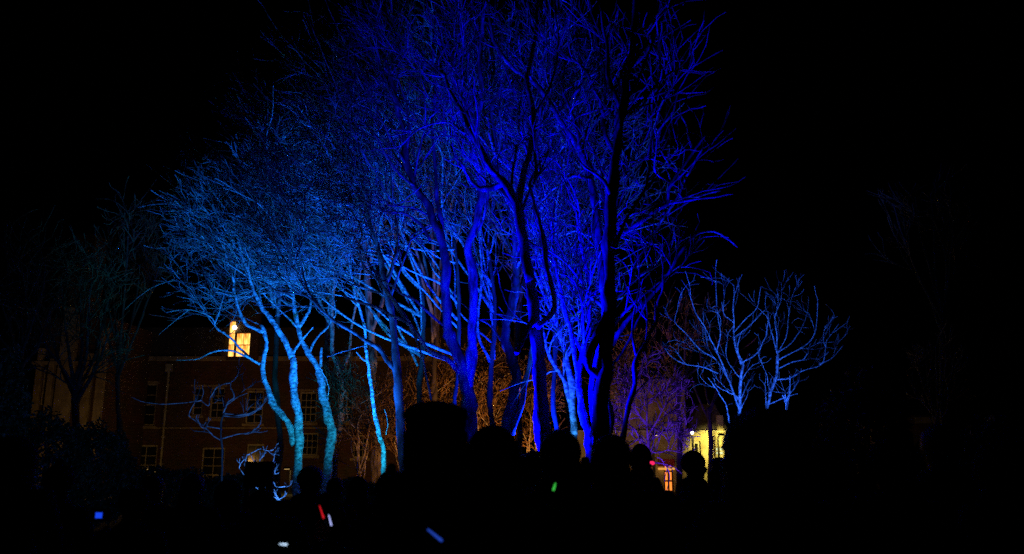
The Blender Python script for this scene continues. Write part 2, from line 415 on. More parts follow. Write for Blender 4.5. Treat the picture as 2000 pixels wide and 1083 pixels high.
T('dim blue trunk standing just right of the curved cyan trunk', 26,
  D_((652, 960), (655, 880), (665, 820), (668, 760), (660, 720), (650, 690), (648, 640), (650, 560), (640, 480), (625, 400), (615, 330), w=(18, 5)), [
    D_((662, 735), (680, 700), (688, 640), (700, 560), (705, 470), (690, 390), w=(8, 2)),
    D_((648, 640), (620, 580), (600, 500), (570, 420), (560, 340), w=(7, 2)),
    D_((640, 480), (660, 400), (655, 320), (665, 250), w=(6, 2))],
  crown=(620, 400, 170, 240, 4, .5), levels=LV(2.0, 2.3, (6, 5, 4), rmin=.008), bark='bark_light', lean=-.1, seed=3, extra=8)
T('slender bright trunk with peeling ringed bark below the leaning limbs', 20,
  D_((750, 970), (748, 918), (748, 880), (739, 845), (730, 800), (722, 750), (718, 710), (714, 680), w=(13, 7)), [
    D_((717, 708), (706, 700), (697, 688), w=(4, 2.5), g=0),
    D_((714, 680), (712, 640), (702, 600), (690, 560), (682, 500), (690, 450), (680, 400), w=(7, 3)),
    D_((754, 850), (757, 822), (751, 800), w=(2.5, 1.5), d=.2, g=.4),
    D_((702, 600), (665, 560), (640, 500), (650, 440), w=(5, 2), d=.8)],
  crown=(690, 480, 120, 170, 2.6), levels=LV(1.8, 1.5, (5, 5, 4), rmin=.006), bark='bark_light', lean=-0.1, seed=4, extra=3)
T('broad navy trunk behind the slender bright trunk', 27,
  D_((735, 960), (735, 880), (728, 780), (726, 700), (722, 620), (715, 540), (712, 470), (705, 400), (690, 330), (680, 260), w=(26, 8)), [
    D_((724, 650), (750, 580), (765, 500), (790, 420), (790, 330), (800, 250), w=(10, 3)),
    D_((714, 520), (680, 450), (660, 370), (640, 280), (630, 190), w=(9, 2)),
    D_((705, 400), (725, 320), (730, 230), (720, 130), w=(8, 2))],
  crown=(700, 300, 210, 260, 4.5, .5), levels=LV(1.9, 2.6, (6, 5, 4), rmin=.009), lean=-0.12, seed=5, extra=6)
T('black trunk sending a long limb down to the left over the pale trunks', 17,
  D_((790, 985), (785, 860), (778, 760), (772, 690), (765, 620), (752, 560), (742, 500), (728, 450), (715, 400), (700, 340), w=(26, 8)), [
    D_((775, 730), (765, 716), (742, 684), (725, 671), (690, 650), (658, 630), (629, 608), (596, 577), (548, 571), (510, 550), w=(13, 3), d=-.8, g=.7),
    D_((629, 608), (600, 570), (575, 530), (550, 500), w=(7, 2), d=.4),
    D_((725, 671), (690, 682), (660, 690), (640, 697), w=(3, 2), d=-.3, g=.2),
    D_((742, 500), (700, 490), (660, 470), (630, 440), w=(6, 2), d=-.5), D_((700, 340), (670, 300), (650, 240), w=(6, 2)),
    D_((752, 560), (775, 480), (770, 400), (760, 320), (745, 230), w=(9, 2))],
  crown=(670, 420, 190, 250, 3.2), levels=LV(1.7, 1.7, (5, 5, 4), rmin=.005), lean=-.13, seed=6, extra=7)
T('thick navy tree forking low into two long stems', 15.5,
  D_((940, 985), (928, 880), (917, 820), (912, 760), (903, 712), (885, 667), (874, 630), (872, 560), (868, 500), (855, 450), (838, 410), (815, 370), (800, 330), (790, 280), (778, 220), (760, 150), (740, 80), (730, 0), w=(36, 7), m='bark_mid'), [
    D_((913, 760), (920, 700), (923, 640), (925, 540), (914, 485), (930, 440), (938, 380), (935, 325), (924, 300), (932, 240), (942, 180), (935, 110), (945, 40), (950, -30), w=(25, 7), g=.6),
    D_((908, 740), (876, 705), (839, 686), (820, 662), (799, 634), (765, 615), (740, 603), (717, 595), (688, 586), (660, 572), w=(13, 4), d=-.6, g=.6),
    D_((799, 634), (770, 590), (745, 555), (735, 530), w=(12, 6), d=.3, g=.5),
    D_((800, 640), (825, 700), (840, 780), w=(5, 4), d=-.2, g=.3),
    D_((840, 470), (826, 441), (804, 426), (779, 415), (754, 415), (732, 402), (715, 394), (690, 375), (655, 362), w=(8, 3), d=-.6),
    D_((872, 640), (831, 604), (809, 585), (779, 571), (765, 557), (726, 538), (708, 515), (704, 480), (706, 450), (693, 422), (680, 407), w=(7, 3), d=-.5, g=.7),
    D_((868, 500), (862, 440), (852, 380), (850, 320), (843, 250), (850, 180), (846, 100), (850, 20), w=(12, 4), d=.5),
    D_((790, 280), (750, 220), (720, 180), (700, 120), w=(6, 2), d=.5), D_((815, 370), (770, 330), (735, 270), (700, 230), (670, 210), w=(7, 2), d=-.6),
    D_((760, 150), (800, 90), (810, 20), w=(6, 2))],
  crown=(810, 280, 210, 330, 3.4), levels=LV(1.7, 1.9, (5, 5, 4), rmin=.0045), bark='bark_grey', lean=-0.1, seed=7, extra=5)
T('crooked navy trunk between the forked tree and the black trunk', 17,
  D_((985, 985), (988, 860), (1000, 790), (1008, 740), (997, 695), (986, 645), (1000, 605), (1010, 545), (1008, 480), (1000, 420), (985, 360), (968, 300), (960, 240), (965, 160), (960, 80), (970, 0), w=(30, 7), m='bark_mid'), [
    D_((1000, 850), (1020, 770), (1036, 700), (1040, 650), (1060, 580), w=(15, 6), g=.3),
    D_((985, 360), (950, 300), (920, 220), (900, 150), (890, 60), w=(10, 3)),
    D_((1000, 420), (1030, 350), (1050, 270), (1060, 180), (1080, 90), w=(9, 3)),
    D_((997, 695), (960, 640), (930, 620), (900, 590), w=(5, 2), g=1)],
  crown=(980, 250, 170, 330, 3.2), levels=LV(1.7, 1.9, (5, 5, 4), rmin=.005), lean=-0.05, seed=8, extra=4)
T('near black trunk with blue left edge, leaning left, left of the straight black trunk', 12.5,
  D_((1075, 985), (1064, 860), (1057, 760), (1050, 690), (1045, 610), (1035, 545), (1020, 470), (1005, 400), (985, 357), (962, 332), (935, 282), (910, 235), (885, 190), (868, 150), (862, 125), w=(42, 6), d=1.3), [
    D_((1037, 550), (1024, 480), (1015, 410), (1018, 355), (1034, 300), (1040, 230), (1030, 150), (1045, 80), (1050, 0), (1048, -40), w=(24, 8), g=.5, d=2.2, Y=12.8),
    D_((1050, 640), (1082, 600), (1068, 520), (1056, 440), (1042, 395), (1038, 355), (1055, 320), (1075, 290), w=(14, 6), d=2.2, g=.6),
    D_((1048, 620), (1032, 640), (1018, 670), (1010, 690), w=(15, 11), d=-.4, g=0),
    D_((908, 262), (877, 240), (840, 243), (810, 258), (780, 285), (740, 292), (685, 296), w=(7, 2), d=.3, g=.4, Y=13.3),
    D_((868, 150), (820, 100), (790, 40), w=(7, 3), Y=13.5), D_((1040, 230), (1075, 170), (1090, 90), (1085, 10), w=(9, 4), g=.6, Y=13.9, d=.6)],
  crown=(960, 200, 210, 300, 2.4), levels=LV(1.0, 1.6, (4, 4, 3), rmin=.005), bark='bark_grey', seed=9, extra=4)
T('straight black trunk, nearest and widest, with blue limbs to both sides', 12,
  D_((1165, 985), (1170, 860), (1176, 760), (1184, 690), (1190, 600), (1191, 500), (1196, 400), (1204, 300), (1214, 220), (1225, 140), (1238, 60), (1248, -40), w=(44, 14)), [
    D_((1178, 740), (1152, 720), (1150, 690), (1170, 650), (1186, 610), w=(18, 20), g=0),
    D_((1214, 220), (1190, 150), (1185, 80), (1170, 10), w=(14, 7), d=.2, g=.7), D_((1191, 500), (1230, 420), (1262, 360), (1270, 290), w=(11, 4), d=-.3, g=.6),
    D_((1225, 140), (1270, 80), (1300, 10), w=(12, 5), g=.6)],
  crown=(1210, 200, 200, 300, 2.2), levels=LV(1.0, 1.4, (4, 4, 3), rmin=.0045), bark='bark_grey', seed=10)
T('blue tree whose limbs spread to both sides from behind the widest black trunk', 14.3,
  D_((1182, 985), (1182, 860), (1182, 760), (1184, 690), (1183, 600), (1180, 540), (1186, 450), (1195, 400), (1204, 320), (1212, 220), (1225, 140), w=(30, 8)), [
    D_((1180, 570), (1170, 480), (1163, 402), (1154, 351), (1131, 295), (1110, 258), (1089, 226), (1062, 180), (1030, 152), (1002, 134), (975, 100), (960, 60), (950, 0), w=(22, 6), d=.5, g=.7),
    D_((1186, 450), (1178, 400), (1178, 340), (1188, 312), (1200, 295), w=(11, 6), d=.2, g=.5),
    D_((1131, 295), (1125, 240), (1108, 200), (1100, 170), (1105, 120), (1122, 70), w=(9, 4), d=.6),
    D_((1204, 300), (1185, 270), (1177, 226), (1184, 190), (1178, 130), (1160, 60), (1150, 0), w=(12, 5), d=.4, g=.6),
    D_((1177, 228), (1198, 212), (1217, 192), w=(7, 3), g=.5), D_((1180, 230), (1155, 160), (1130, 125), (1100, 105), (1080, 60), (1060, 10), w=(9, 4), d=.5),
    D_((1154, 351), (1120, 345), (1080, 370), (1050, 400), w=(8, 3), d=.8),
    D_((1182, 470), (1150, 450), (1120, 420), w=(9, 4), d=.6), D_((1178, 560), (1140, 600), (1100, 640), (1075, 670), w=(8, 3), d=.8, g=.6),
    D_((1178, 600), (1130, 560), (1085, 520), (1060, 480), w=(9, 4), d=.8, g=.6),
    D_((1192, 590), (1215, 570), (1241, 546), (1275, 518), (1300, 475), (1322, 432), w=(12, 3), d=.7),
    D_((1194, 480), (1215, 455), (1251, 434), (1276, 414), (1302, 399), (1307, 368), (1327, 338), (1353, 297), (1383, 262), w=(14, 4), d=-.2, g=.35),
    D_((1302, 399), (1285, 402), (1258, 399), w=(7, 3), g=.2), D_((1302, 399), (1350, 391), (1400, 385), (1432, 378), w=(6, 2), g=.5),
    D_((1353, 297), (1343, 252), (1330, 225), (1327, 190), w=(6, 3), d=.3, g=.3), D_((1327, 338), (1312, 330), (1290, 290), (1285, 250), w=(5, 2), g=.5),
    D_((1188, 690), (1215, 640), (1240, 610), (1290, 560), (1327, 500), (1346, 472), (1368, 455), (1403, 455), (1439, 482), w=(11, 4), d=.5, g=.35),
    D_((1190, 660), (1203, 630), (1246, 585), (1282, 556), (1327, 527), w=(9, 3), d=.3, g=.9),
    D_((1187, 720), (1215, 690), (1240, 640), (1262, 590), (1285, 545), w=(8, 3), d=.4, g=.9),
    D_((1216, 215), (1240, 195), (1270, 190), (1317, 176), w=(6, 3), d=-.2, g=.3), D_((1204, 320), (1245, 314), (1275, 298), (1302, 262), w=(7, 2.5), g=.4),
    D_((1276, 298), (1276, 262), (1289, 221), w=(5, 3), g=.4),
    D_((1225, 140), (1265, 100), (1285, 40), (1295, -20), w=(9, 4), g=.4), D_((1265, 100), (1310, 118), (1338, 118), w=(4, 2), g=.5)],
  crown=(1190, 300, 240, 360, 2.6), levels=LV(1.2, 1.5, (4, 4, 3), rmin=.0045), bark='bark_grey', seed=81, extra=16)
T('thin black stem leaning right across the gap beside the widest trunk', 12.5,
  D_((1200, 985), (1215, 850), (1235, 765), (1246, 700), (1268, 655), (1284, 612), (1288, 580), (1300, 545), (1325, 527), w=(15, 4)), [
    D_((1222, 810), (1240, 770), (1265, 740), w=(5, 2), g=.5), D_((1246, 700), (1235, 650), (1240, 600), (1250, 540), (1245, 480), w=(7, 2), d=.4)],
  crown=(1270, 560, 90, 180, 1.8), levels=LV(1.4, 1.2, (4, 4, 3), rmin=.004), seed=11)
T('bright blue stem low between the two black trunks', 14.5,
  D_((1152, 990), (1151, 900), (1147, 850), (1135, 790), (1130, 745), (1137, 690), (1152, 630), (1150, 560), (1135, 480), (1120, 400), w=(22, 7)), [
    D_((1160, 900), (1159, 820), (1156, 750), (1164, 700), (1178, 655), w=(15, 10), g=0),
    D_((1131, 750), (1112, 640), (1095, 560), (1080, 480), (1085, 400), w=(10, 4)), D_((1137, 690), (1105, 620), (1090, 540), w=(8, 3))],
  crown=(1130, 480, 120, 250, 2), levels=LV(1.8, 1.5, (5, 5, 3), rmin=.004), bark='bark_light', seed=12)
T('pair of bright ringed stems fanning left between the black trunks', 16,
  D_((1125, 985), (1122, 870), (1118, 805), (1108, 760), (1092, 725), (1076, 702), (1062, 662), (1055, 620), (1040, 570), w=(14, 5)), [
    D_((1121, 850), (1117, 760), (1106, 700), (1094, 650), (1080, 610), (1075, 550), (1085, 480), (1070, 400), w=(18, 5)),
    D_((1092, 725), (1070, 730), (1045, 760), w=(3, 1.5), g=.5), D_((1106, 700), (1130, 660), (1140, 600), (1160, 540), w=(8, 3)),
    D_((1090, 640), (1060, 560), (1055, 480), (1040, 420), w=(7, 2), d=.8)],
  crown=(1090, 500, 130, 260, 2.4), levels=LV(2.2, 1.6, (5, 5, 4), rmin=.005), bark='bark_light', seed=13)
KL = LV(1.8, .75, (3, 4, 3), rmin=.004, trop=.05, wig=.05, ang=(20, 42))
T('small open tree with pale blue rising limbs, left of the right pair', 20,
  D_((1440, 985), (1442, 860), (1444, 798), (1447, 750), (1449, 713), (1447, 700), w=(11, 8)), [
    D_((1449, 712), (1436, 676), (1432, 635), (1432, 595), (1434, 558), w=(8, 2)), D_((1449, 710), (1465, 700), (1479, 690), (1490, 670), (1498, 645), (1500, 610), w=(5, 2)),
    D_((1446, 783), (1432, 770), (1421, 767), (1402, 755), (1393, 738), w=(4, 2), g=.7), D_((1444, 800), (1420, 735), (1397, 703), (1366, 682), (1340, 650), (1320, 631), (1322, 605), w=(6, 2), d=.4),
    D_((1403, 730), (1375, 718), (1343, 713), (1318, 702), (1298, 682), w=(4, 2), g=.5), D_((1420, 735), (1393, 674), (1370, 630), (1355, 604), (1345, 565), w=(5, 2)),
    D_((1400, 690), (1405, 651), (1400, 600), (1397, 548), w=(5, 2)), D_((1434, 650), (1455, 625), (1478, 600), (1486, 560), w=(4, 2)),
    D_((1434, 660), (1460, 640), (1485, 615), (1500, 600), w=(4, 2), d=.6), D_((1432, 630), (1415, 615), (1410, 590), w=(3.5, 2)),
    D_((1426, 850), (1424, 820), (1417, 790), (1405, 770), (1393, 752), (1383, 738), w=(5, 2), d=-.6, g=.6), D_((1447, 740), (1430, 720), (1418, 700), w=(3, 2))],
  crown=(1405, 690, 120, 160, 2.5), levels=KL, tw=.0003, bark='bark_light', seed=14, ws=.62)
T('small open tree with pale blue limbs fanning right, right of the right pair', 20.5,
  D_((1490, 985), (1493, 850), (1499, 790), (1508, 760), (1517, 730), (1519, 692), w=(12, 8)), [
    D_((1519, 692), (1508, 655), (1498, 620), (1490, 612), w=(5, 2)), D_((1519, 692), (1517, 650), (1514, 620), (1525, 590), w=(5, 2)),
    D_((1519, 690), (1535, 660), (1541, 610), w=(4, 2)), D_((1517, 722), (1545, 708), (1568, 703), (1578, 690), w=(4, 2)),
    D_((1518, 706), (1545, 690), (1580, 670), (1595, 635), (1597, 585), w=(5, 2)), D_((1518, 742), (1545, 738), (1570, 724), (1607, 709), (1614, 665), w=(5, 2)),
    D_((1600, 712), (1625, 700), (1646, 676), w=(3, 1.5), g=.4), D_((1501, 791), (1520, 782), (1545, 773), (1558, 770), w=(4, 2), d=-.6, g=.3), D_((1537, 800), (1541, 770), (1544, 735), w=(4, 2), d=-.8, g=.2),
    D_((1505, 765), (1496, 730), (1485, 700), w=(3, 1.5)), D_((1518, 690), (1550, 665), (1575, 620), (1580, 580), w=(4, 2), d=.7)],
  crown=(1550, 690, 120, 150, 2.5), levels=KL, tw=.0003, bark='bark_light', seed=15, ws=.62)
T('little spiky tree glowing violet in front of the pale wall', 26,
  D_((1268, 985), (1266, 900), (1265, 880), (1266, 860), w=(9, 8)), [
    D_((1266, 875), (1250, 855), (1235, 835), (1215, 825), (1195, 820), w=(5, 2)), D_((1266, 865), (1262, 830), (1264, 790), (1255, 755), w=(5, 2)),
    D_((1266, 870), (1280, 850), (1305, 842), (1345, 845), w=(4, 2)), D_((1268, 880), (1285, 885), (1310, 877), w=(3, 1.5)), D_((1264, 790), (1290, 765), (1330, 745), w=(4, 2)),
    D_((1262, 830), (1240, 800), (1225, 770), w=(4, 2)), D_((1266, 850), (1285, 820), (1300, 790), (1325, 770), w=(4, 2)), D_((1250, 855), (1230, 870), (1210, 878), w=(3, 1.5)),
    D_((1268, 905), (1290, 905), (1315, 912), (1330, 925), w=(3, 1.5), d=-1), D_((1255, 760), (1250, 730), (1262, 700), w=(4, 2))],
  crown=(1265, 810, 90, 120, 2.2), levels=LV(4.5, .9, (6, 4, 2), rmin=.007), seed=16)
# background trees that fill the crowns
BG = [('tall pale-blue tree at the back whose crown tops the left group', 26, 540, 600, (500, 420, 165, 190, 4), .8, 21, (.9, 2.1)),
      ('tall back tree rising over the centre left', 28, 640, 560, (650, 260, 210, 260, 4.5), 1, 22, (1, 2.5)),
      ('tallest back tree between the forked navy stems', 27, 850, 640, (830, 250, 220, 340, 4.5), 1, 23, (1, 2.6)),
      ('back tree behind the crooked navy trunk', 25, 1010, 600, (1000, 330, 170, 340, 4), 1, 24, (1, 2.3)),
      ('back tree behind the bright blue stems', 22, 1110, 600, (1130, 400, 190, 330, 3.5), 1, 25, (1, 2.1))]
for lab, Y, x, yf, cr, sd, seed, (g, l0) in BG:
    r = random.Random(seed); cx, cy, rx, ry = cr[:4]
    limbs = []
    for i in range(9):
        a = math.radians(-75 + i * 150 / 8 + r.uniform(-8, 8)); L = r.uniform(.6, .92)
        ex, ey = cx + rx * L * math.sin(a), cy - ry * L * math.cos(a)
        sx, sy = x + r.uniform(-4, 4), yf - r.uniform(-40, 60)
        mx_, my_ = (sx * .5 + ex * .5) + r.uniform(-15, 15), sy * .45 + ey * .55 + r.uniform(-5, 25)
        limbs.append(D_((sx, sy), (sx * .75 + mx_ * .25, sy - (sy - my_) * .4), (mx_, my_), (mx_ * .4 + ex * .6 + r.uniform(-9, 9), my_ * .5 + ey * .5), (ex, ey), w=(9, 2), d=r.uniform(-2.5, 2.5)))
    T(lab, Y, D_((x, 960), (x + 5, 850), (x - 3, 740), (x + 3, yf), (x, yf - 60), w=(18, 9), m='bark_dark'), limbs, crown=cr,  # stem darker than its limbs: shade put into the bark colour
      levels=LV(1.5 * g, l0, (5, 4, 3), rmin=.008), bark='bark_light' if seed == 21 else 'bark_grey', seed=seed, lean=-.15 if x < 900 else 0)
# back trees whose long limbs all sweep up and to the left
def sweeping(lab, Y, x, yf, ends, seed, w=20, lean=-.2, crown=None, l0=1.5, bark='bark_light', bow=.10, up0=190):
    r = random.Random(seed); limbs = []
    for ex, ey in ends:
        sx, sy = x + r.uniform(-6, 6), yf - r.uniform(-10, up0)
        vx, vy = ex - sx, ey - sy; L = math.hypot(vx, vy); nx, ny = -vy / L, vx / L
        if nx * vx > 0 or ny < 0: nx, ny = -nx, -ny
        b = L * bow * r.uniform(.4, 1.3); pts = []
        for t in (0, .18, .38, .58, .78, 1):
            k = math.sin(math.pi * t) * b
            pts.append((sx + vx * t + nx * k + r.uniform(-15, 15) * (t > 0), sy + vy * t + abs(ny) * k * .8 + r.uniform(-15, 15) * (t > 0)))
        limbs.append(D_(*pts, w=(r.uniform(4, 8.5), 2), d=r.uniform(-2, 2)))
    T(lab, Y, D_((x, 960), (x + 4, 860), (x - 3, 790), (x, yf), (x + 5, yf - up0 * .5), (x - 4, yf - up0 - 15), w=(w, w * .45), m='bark_dark'), limbs, crown=crown, levels=LV(1.8, l0, (5, 5, 3)), bark=bark, seed=seed, lean=lean, stem_dens=0)  # dark stem colour stands in for an unlit trunk below lit limbs
sweeping('tree behind the forked navy tree, its long limbs sweeping left over the pale trunks', 19.5, 893, 745,
  [(500, 430), (560, 360), (600, 500), (650, 280), (690, 400), (730, 210), (755, 300), (790, 170), (830, 330)], 91, crown=(670, 400, 210, 260, 3.5, .3), up0=260, w=15)
sweeping('tree with limbs sweeping left, between the broad navy trunk and the forked tree', 23, 822, 720,
  [(480, 330), (540, 250), (600, 390), (640, 170), (700, 100), (720, 320), (760, 210), (800, 120)], 92, w=18, crown=(620, 330, 230, 270, 4, .5), l0=2.0)
sweeping('tree with upswept limbs just left of the crooked navy trunk', 21, 960, 700,
  [(820, 240), (860, 130), (890, 320), (900, 40), (950, 100), (960, 260), (1000, 40), (1010, 200), (850, 420), (1000, 420)], 93, w=18, lean=-.08, crown=(920, 260, 150, 330, 3.5))
sweeping('tree with upswept limbs behind the near leaning black trunk', 18.5, 1085, 640,
  [(990, 120), (1030, 40), (1060, 220), (1080, 80), (1110, 10), (1130, 180), (1160, 90), (1200, 240), (1240, 330), (1010, 330), (1280, 430)], 94, w=16, lean=-.03, crown=(1110, 290, 180, 340, 3), l0=1.5)
# dim trees at the edges
def dim_tree(lab, Y, x, yf, cr, seed, bark='bark_dark', n=7, den=1.6, l0=1.7, w=14, group='unlit trees at the edges of the lawn', twig='twig_brown'):
    r = random.Random(seed); cx, cy, rx, ry = cr[:4]; limbs = []
    for i in range(n):
        a = math.radians(-85 + i * 170 / (n - 1) + r.uniform(-8, 8)); L = r.uniform(.6, .92)
        ex, ey = cx + rx * L * math.sin(a), cy - ry * L * math.cos(a)
        limbs.append(D_((x, yf + r.uniform(-20, 40)), (x * .6 + ex * .4 + r.uniform(-8, 8), yf * .7 + ey * .3), (x * .2 + ex * .8, yf * .3 + ey * .7), (ex, ey), w=(w * .45, 2), d=r.uniform(-1.5, 1.5)))
    T(lab, Y, D_((x, 960), (x + 3, 860), (x - 2, 800), (x, yf), w=(w, w * .6)), limbs, crown=cr, levels=LV(den, l0, (5, 4, 3), rmin=.006), bark=bark, seed=seed, group=group, twig=twig)
dim_tree('dark forked tree in front of the stone bay at far left', 24, 148, 760, (150, 640, 110, 170, 2.5), 31, w=22)
dim_tree('dark tree cut by the left edge of the photo', 21, 40, 720, (40, 600, 100, 200, 2.5), 32, w=20)
dim_tree('faint upright tree before the brick wall, between the stone bay and the lit window', 28, 232, 700, (250, 540, 90, 170, 3), 33, w=16)
dim_tree('faint tree at far right, above the dark evergreen', 25, 1840, 620, (1815, 460, 90, 130, 3), 34, w=13, den=1)
dim_tree('low twiggy tree with a dim blue crown at far right', 22, 1830, 840, (1830, 750, 60, 80, 2), 35, w=9, l0=1.0)
dim_tree('bare brown tree standing before the pale stone wall, right of centre', 31, 1215, 770, (1225, 750, 60, 110, 2.5), 36, n=7, den=1.7, w=12, l0=1.2, group='unlit trees before the pale building')
dim_tree('bare brown tree with black trunk just left of the bright yellow wall', 30, 1325, 760, (1320, 690, 85, 120, 2.5), 37, n=6, den=1.5, w=16, l0=1.2, group='unlit trees before the pale building')
dim_tree('black upright tree in front of the yellow lit wall', 30, 1385, 800, (1390, 700, 70, 120, 2.5), 38, n=4, den=.8, w=12, l0=1.1, group='unlit trees before the pale building')
for i, (lab, x, Y, h) in enumerate([('amber lit thicket of stems beside the flat-topped hat', 788, 27, 800), ('orange brown thicket left of the forked navy tree', 850, 29, 740),
                               ('orange brown thicket right of the forked navy tree', 955, 29, 720), ('brown thicket behind the leaning black trunk', 1040, 29, 750), ('blue tinged thicket left of the amber stems', 700, 26, 760)]):
    r = random.Random(50 + i)
    st = [D_((x + r.uniform(-12, 12), 960), (x + r.uniform(-20, 20), 870), (x + r.uniform(-40, 40), h + 60), (x + r.uniform(-55, 55), h), w=(3.5, 1.5), d=r.uniform(-1, 1)) for _ in range(7)]
    T(lab, Y, st[0], st[1:], crown=(x, h + 60, 75, 140, 2), levels=LV(2.0, 1.2, (5, 4, 2), rmin=.007), twig='twig_brown', bark='bark_light', seed=60 + i, group='thickets of thin stems behind the crowd', cat='shrub', name='twiggy_shrub', stem_dens=1, flare=False)
T('low tree with long upcurved pale blue branches before the brick building', 14,
  D_((433, 985), (434, 900), (432, 850), (437, 808), w=(4.5, 4), m='bark_dark'), [  # trunk kept in the dark by its bark colour, painted shade
    D_((437, 808), (469, 811), (494, 805), (512, 793), (523, 772), w=(4.5, 3), g=.2), D_((434, 812), (465, 815), (492, 809), (510, 798), w=(3, 2), g=.3, d=-.2),
    D_((437, 808), (444, 790), (457, 775), (452, 760), (449, 748), (460, 740), (467, 726), w=(4, 1.8), g=.5), D_((449, 748), (427, 755), (412, 772), (407, 792), (394, 782), (397, 765), (396, 752), w=(2.5, 1.5), g=.6),
    D_((434, 857), (457, 850), (487, 845), (504, 835), w=(3, 1.8), g=1), D_((394, 782), (370, 786), (327, 790), (290, 787), (258, 777), w=(2.5, 1.2), g=.2),
    D_((432, 838), (394, 830), (375, 818), (370, 812), w=(2.5, 1.5), g=.9), D_((444, 790), (462, 777), (482, 768), w=(2.5, 1.5), g=.8), D_((430, 860), (415, 850), (400, 835), w=(2.5, 1.5), g=.8)],
  crown=(425, 800, 110, 90, 1.5), levels=LV(1.6, .4, (3, 2, 1), rmin=.0045, trop=.15, wig=.1), bark='bark_light', seed=70, group='low shrubs lit pale blue', flare=False, cat='small tree', name='low_tree')
T('curling shrub with white-blue tips behind the navy board', 12.4,
  D_((515, 1005), (515, 985), (512, 960), w=(4, 3)), [
    D_((512, 960), (480, 920), (482, 893), (487, 887), (500, 881), (509, 877), (525, 881), (537, 875), (543, 866), w=(2.5, 1.8), g=.25),
    D_((512, 960), (525, 935), (532, 926), (540, 926), (546, 924), w=(2, 1.6), g=.4), D_((512, 965), (530, 938), (536, 945), (541, 951), (556, 951), w=(2, 1.6), g=.4),
    D_((512, 960), (500, 910), (494, 893), (490, 889), w=(2, 1.4), g=.5), D_((505, 912), (508, 895), (510, 884), w=(1.5, 1.2), g=.4),
    D_((515, 960), (545, 975), (552, 985), w=(2, 1.4), g=.9), D_((512, 955), (530, 912), (542, 900), w=(2, 1.2), g=.9), D_((510, 960), (470, 920), (472, 898), w=(2, 1.4), g=.8)],
  crown=(515, 930, 70, 80, .6), levels=LV(4, .18, (3, 2, 1), rmin=.003, trop=.15, wig=.12), bark='bark_light', seed=71, group='low shrubs lit pale blue', flare=False, cat='shrub', name='curling_shrub')
T('broken pale blue branchlets of a shrub right of the bushy-haired person', 17.5,
  D_((1562, 985), (1560, 900), (1552, 860), w=(4, 3)), [
    D_((1552, 862), (1535, 848), (1530, 838), (1550, 822), w=(2.5, 1.6), g=.8), D_((1550, 865), (1560, 850), (1545, 842), (1532, 838), w=(2.5, 1.6), g=.8),
    D_((1545, 812), (1535, 795), (1540, 760), w=(2.5, 1.6), g=.3)],
  crown=(1545, 830, 40, 60, .9), levels=LV(3, .3, (3, 2, 1), rmin=.005), bark='bark_light', seed=72, group='low shrubs lit pale blue', flare=False, cat='shrub', name='twiggy_shrub')
print('twig triangles', NTRI)

# ------------------------------------------------------------------ evergreen masses
def evergreen(name, label, c, rad, n, seed, cat, leaf=.06):
    rng = np.random.default_rng(seed); c = np.array(c, float); rad = np.array(rad, float)
    base = c.copy(); base[2] = 0
    root = empty(name, base, label, cat, 'dark evergreens on the lawn')
    d = nrm(rng.normal(0, 1, (n, 3)))
    lump = 1 + .16 * np.sin(d[:, 0] * 7 + seed) * np.cos(d[:, 2] * 6) + .1 * np.sin(d[:, 1] * 13)
    p = d * (rng.uniform(.55, 1, n) ** .4 * lump)[:, None] * rad + np.array([0, 0, c[2]])
    p = p[p[:, 2] > .03]; n = len(p)
    a = nrm(rng.normal(0, 1, (n, 3))) * leaf; b = nrm(np.cross(a, rng.normal(0, 1, (n, 3)))) * leaf * .5
    V = np.stack([p - a, p - b * .9, p + a, p + b], 1).reshape(-1, 3)
    o = link('leaves', raw_mesh('leaves', V, np.arange(4 * n).reshape(-1, 4), False), 'leaf_dark', root); o['kind'] = 'stuff'
    m = MB()
    for k in range(5):
        t = rng.uniform(-.35, .35, 2); m.cyl((0, 0, -.03), (t[0] * rad[0], t[1] * rad[1], c[2] + rad[2] * .4), .06, .02, 7)
    m.obj('trunk', 'bark_dark', root)
def ev(px, top, Y, wpx, label, name='evergreen_shrub', seed=0, n=9000, cat='shrub', dy=.8):
    t = P(px, top, Y); h = t[2]
    evergreen(name, label, (t[0], Y, h / 2), (wpx / 2 * Y / F, dy, h / 2 * 1.0), n, seed, cat)
ev(1672, 742, 13, 190, 'tall black evergreen right of the two pale blue trees', seed=1, n=12000)
ev(95, 815, 19, 190, 'black evergreen mound below the stone bay at far left', seed=2)
ev(10, 690, 17, 90, 'black evergreen cut by the left edge of the photo', seed=5)
ev(200, 835, 20, 130, 'black evergreen mound beneath the faint upright tree', seed=3)
ev(330, 915, 22, 200, 'low black evergreen hedge piece at the foot of the brick wall', seed=4)
ev(470, 925, 21, 140, 'low black evergreen left of the twin-stemmed cyan tree', seed=6)
ev(680, 938, 24, 130, 'low black evergreen behind the curved cyan trunks', seed=7)
ev(1930, 830, 14, 220, 'broad black evergreen at the right edge of the photo', seed=8)
ev(1745, 850, 18, 80, 'black evergreen before the dim brick corner at far right', seed=9)

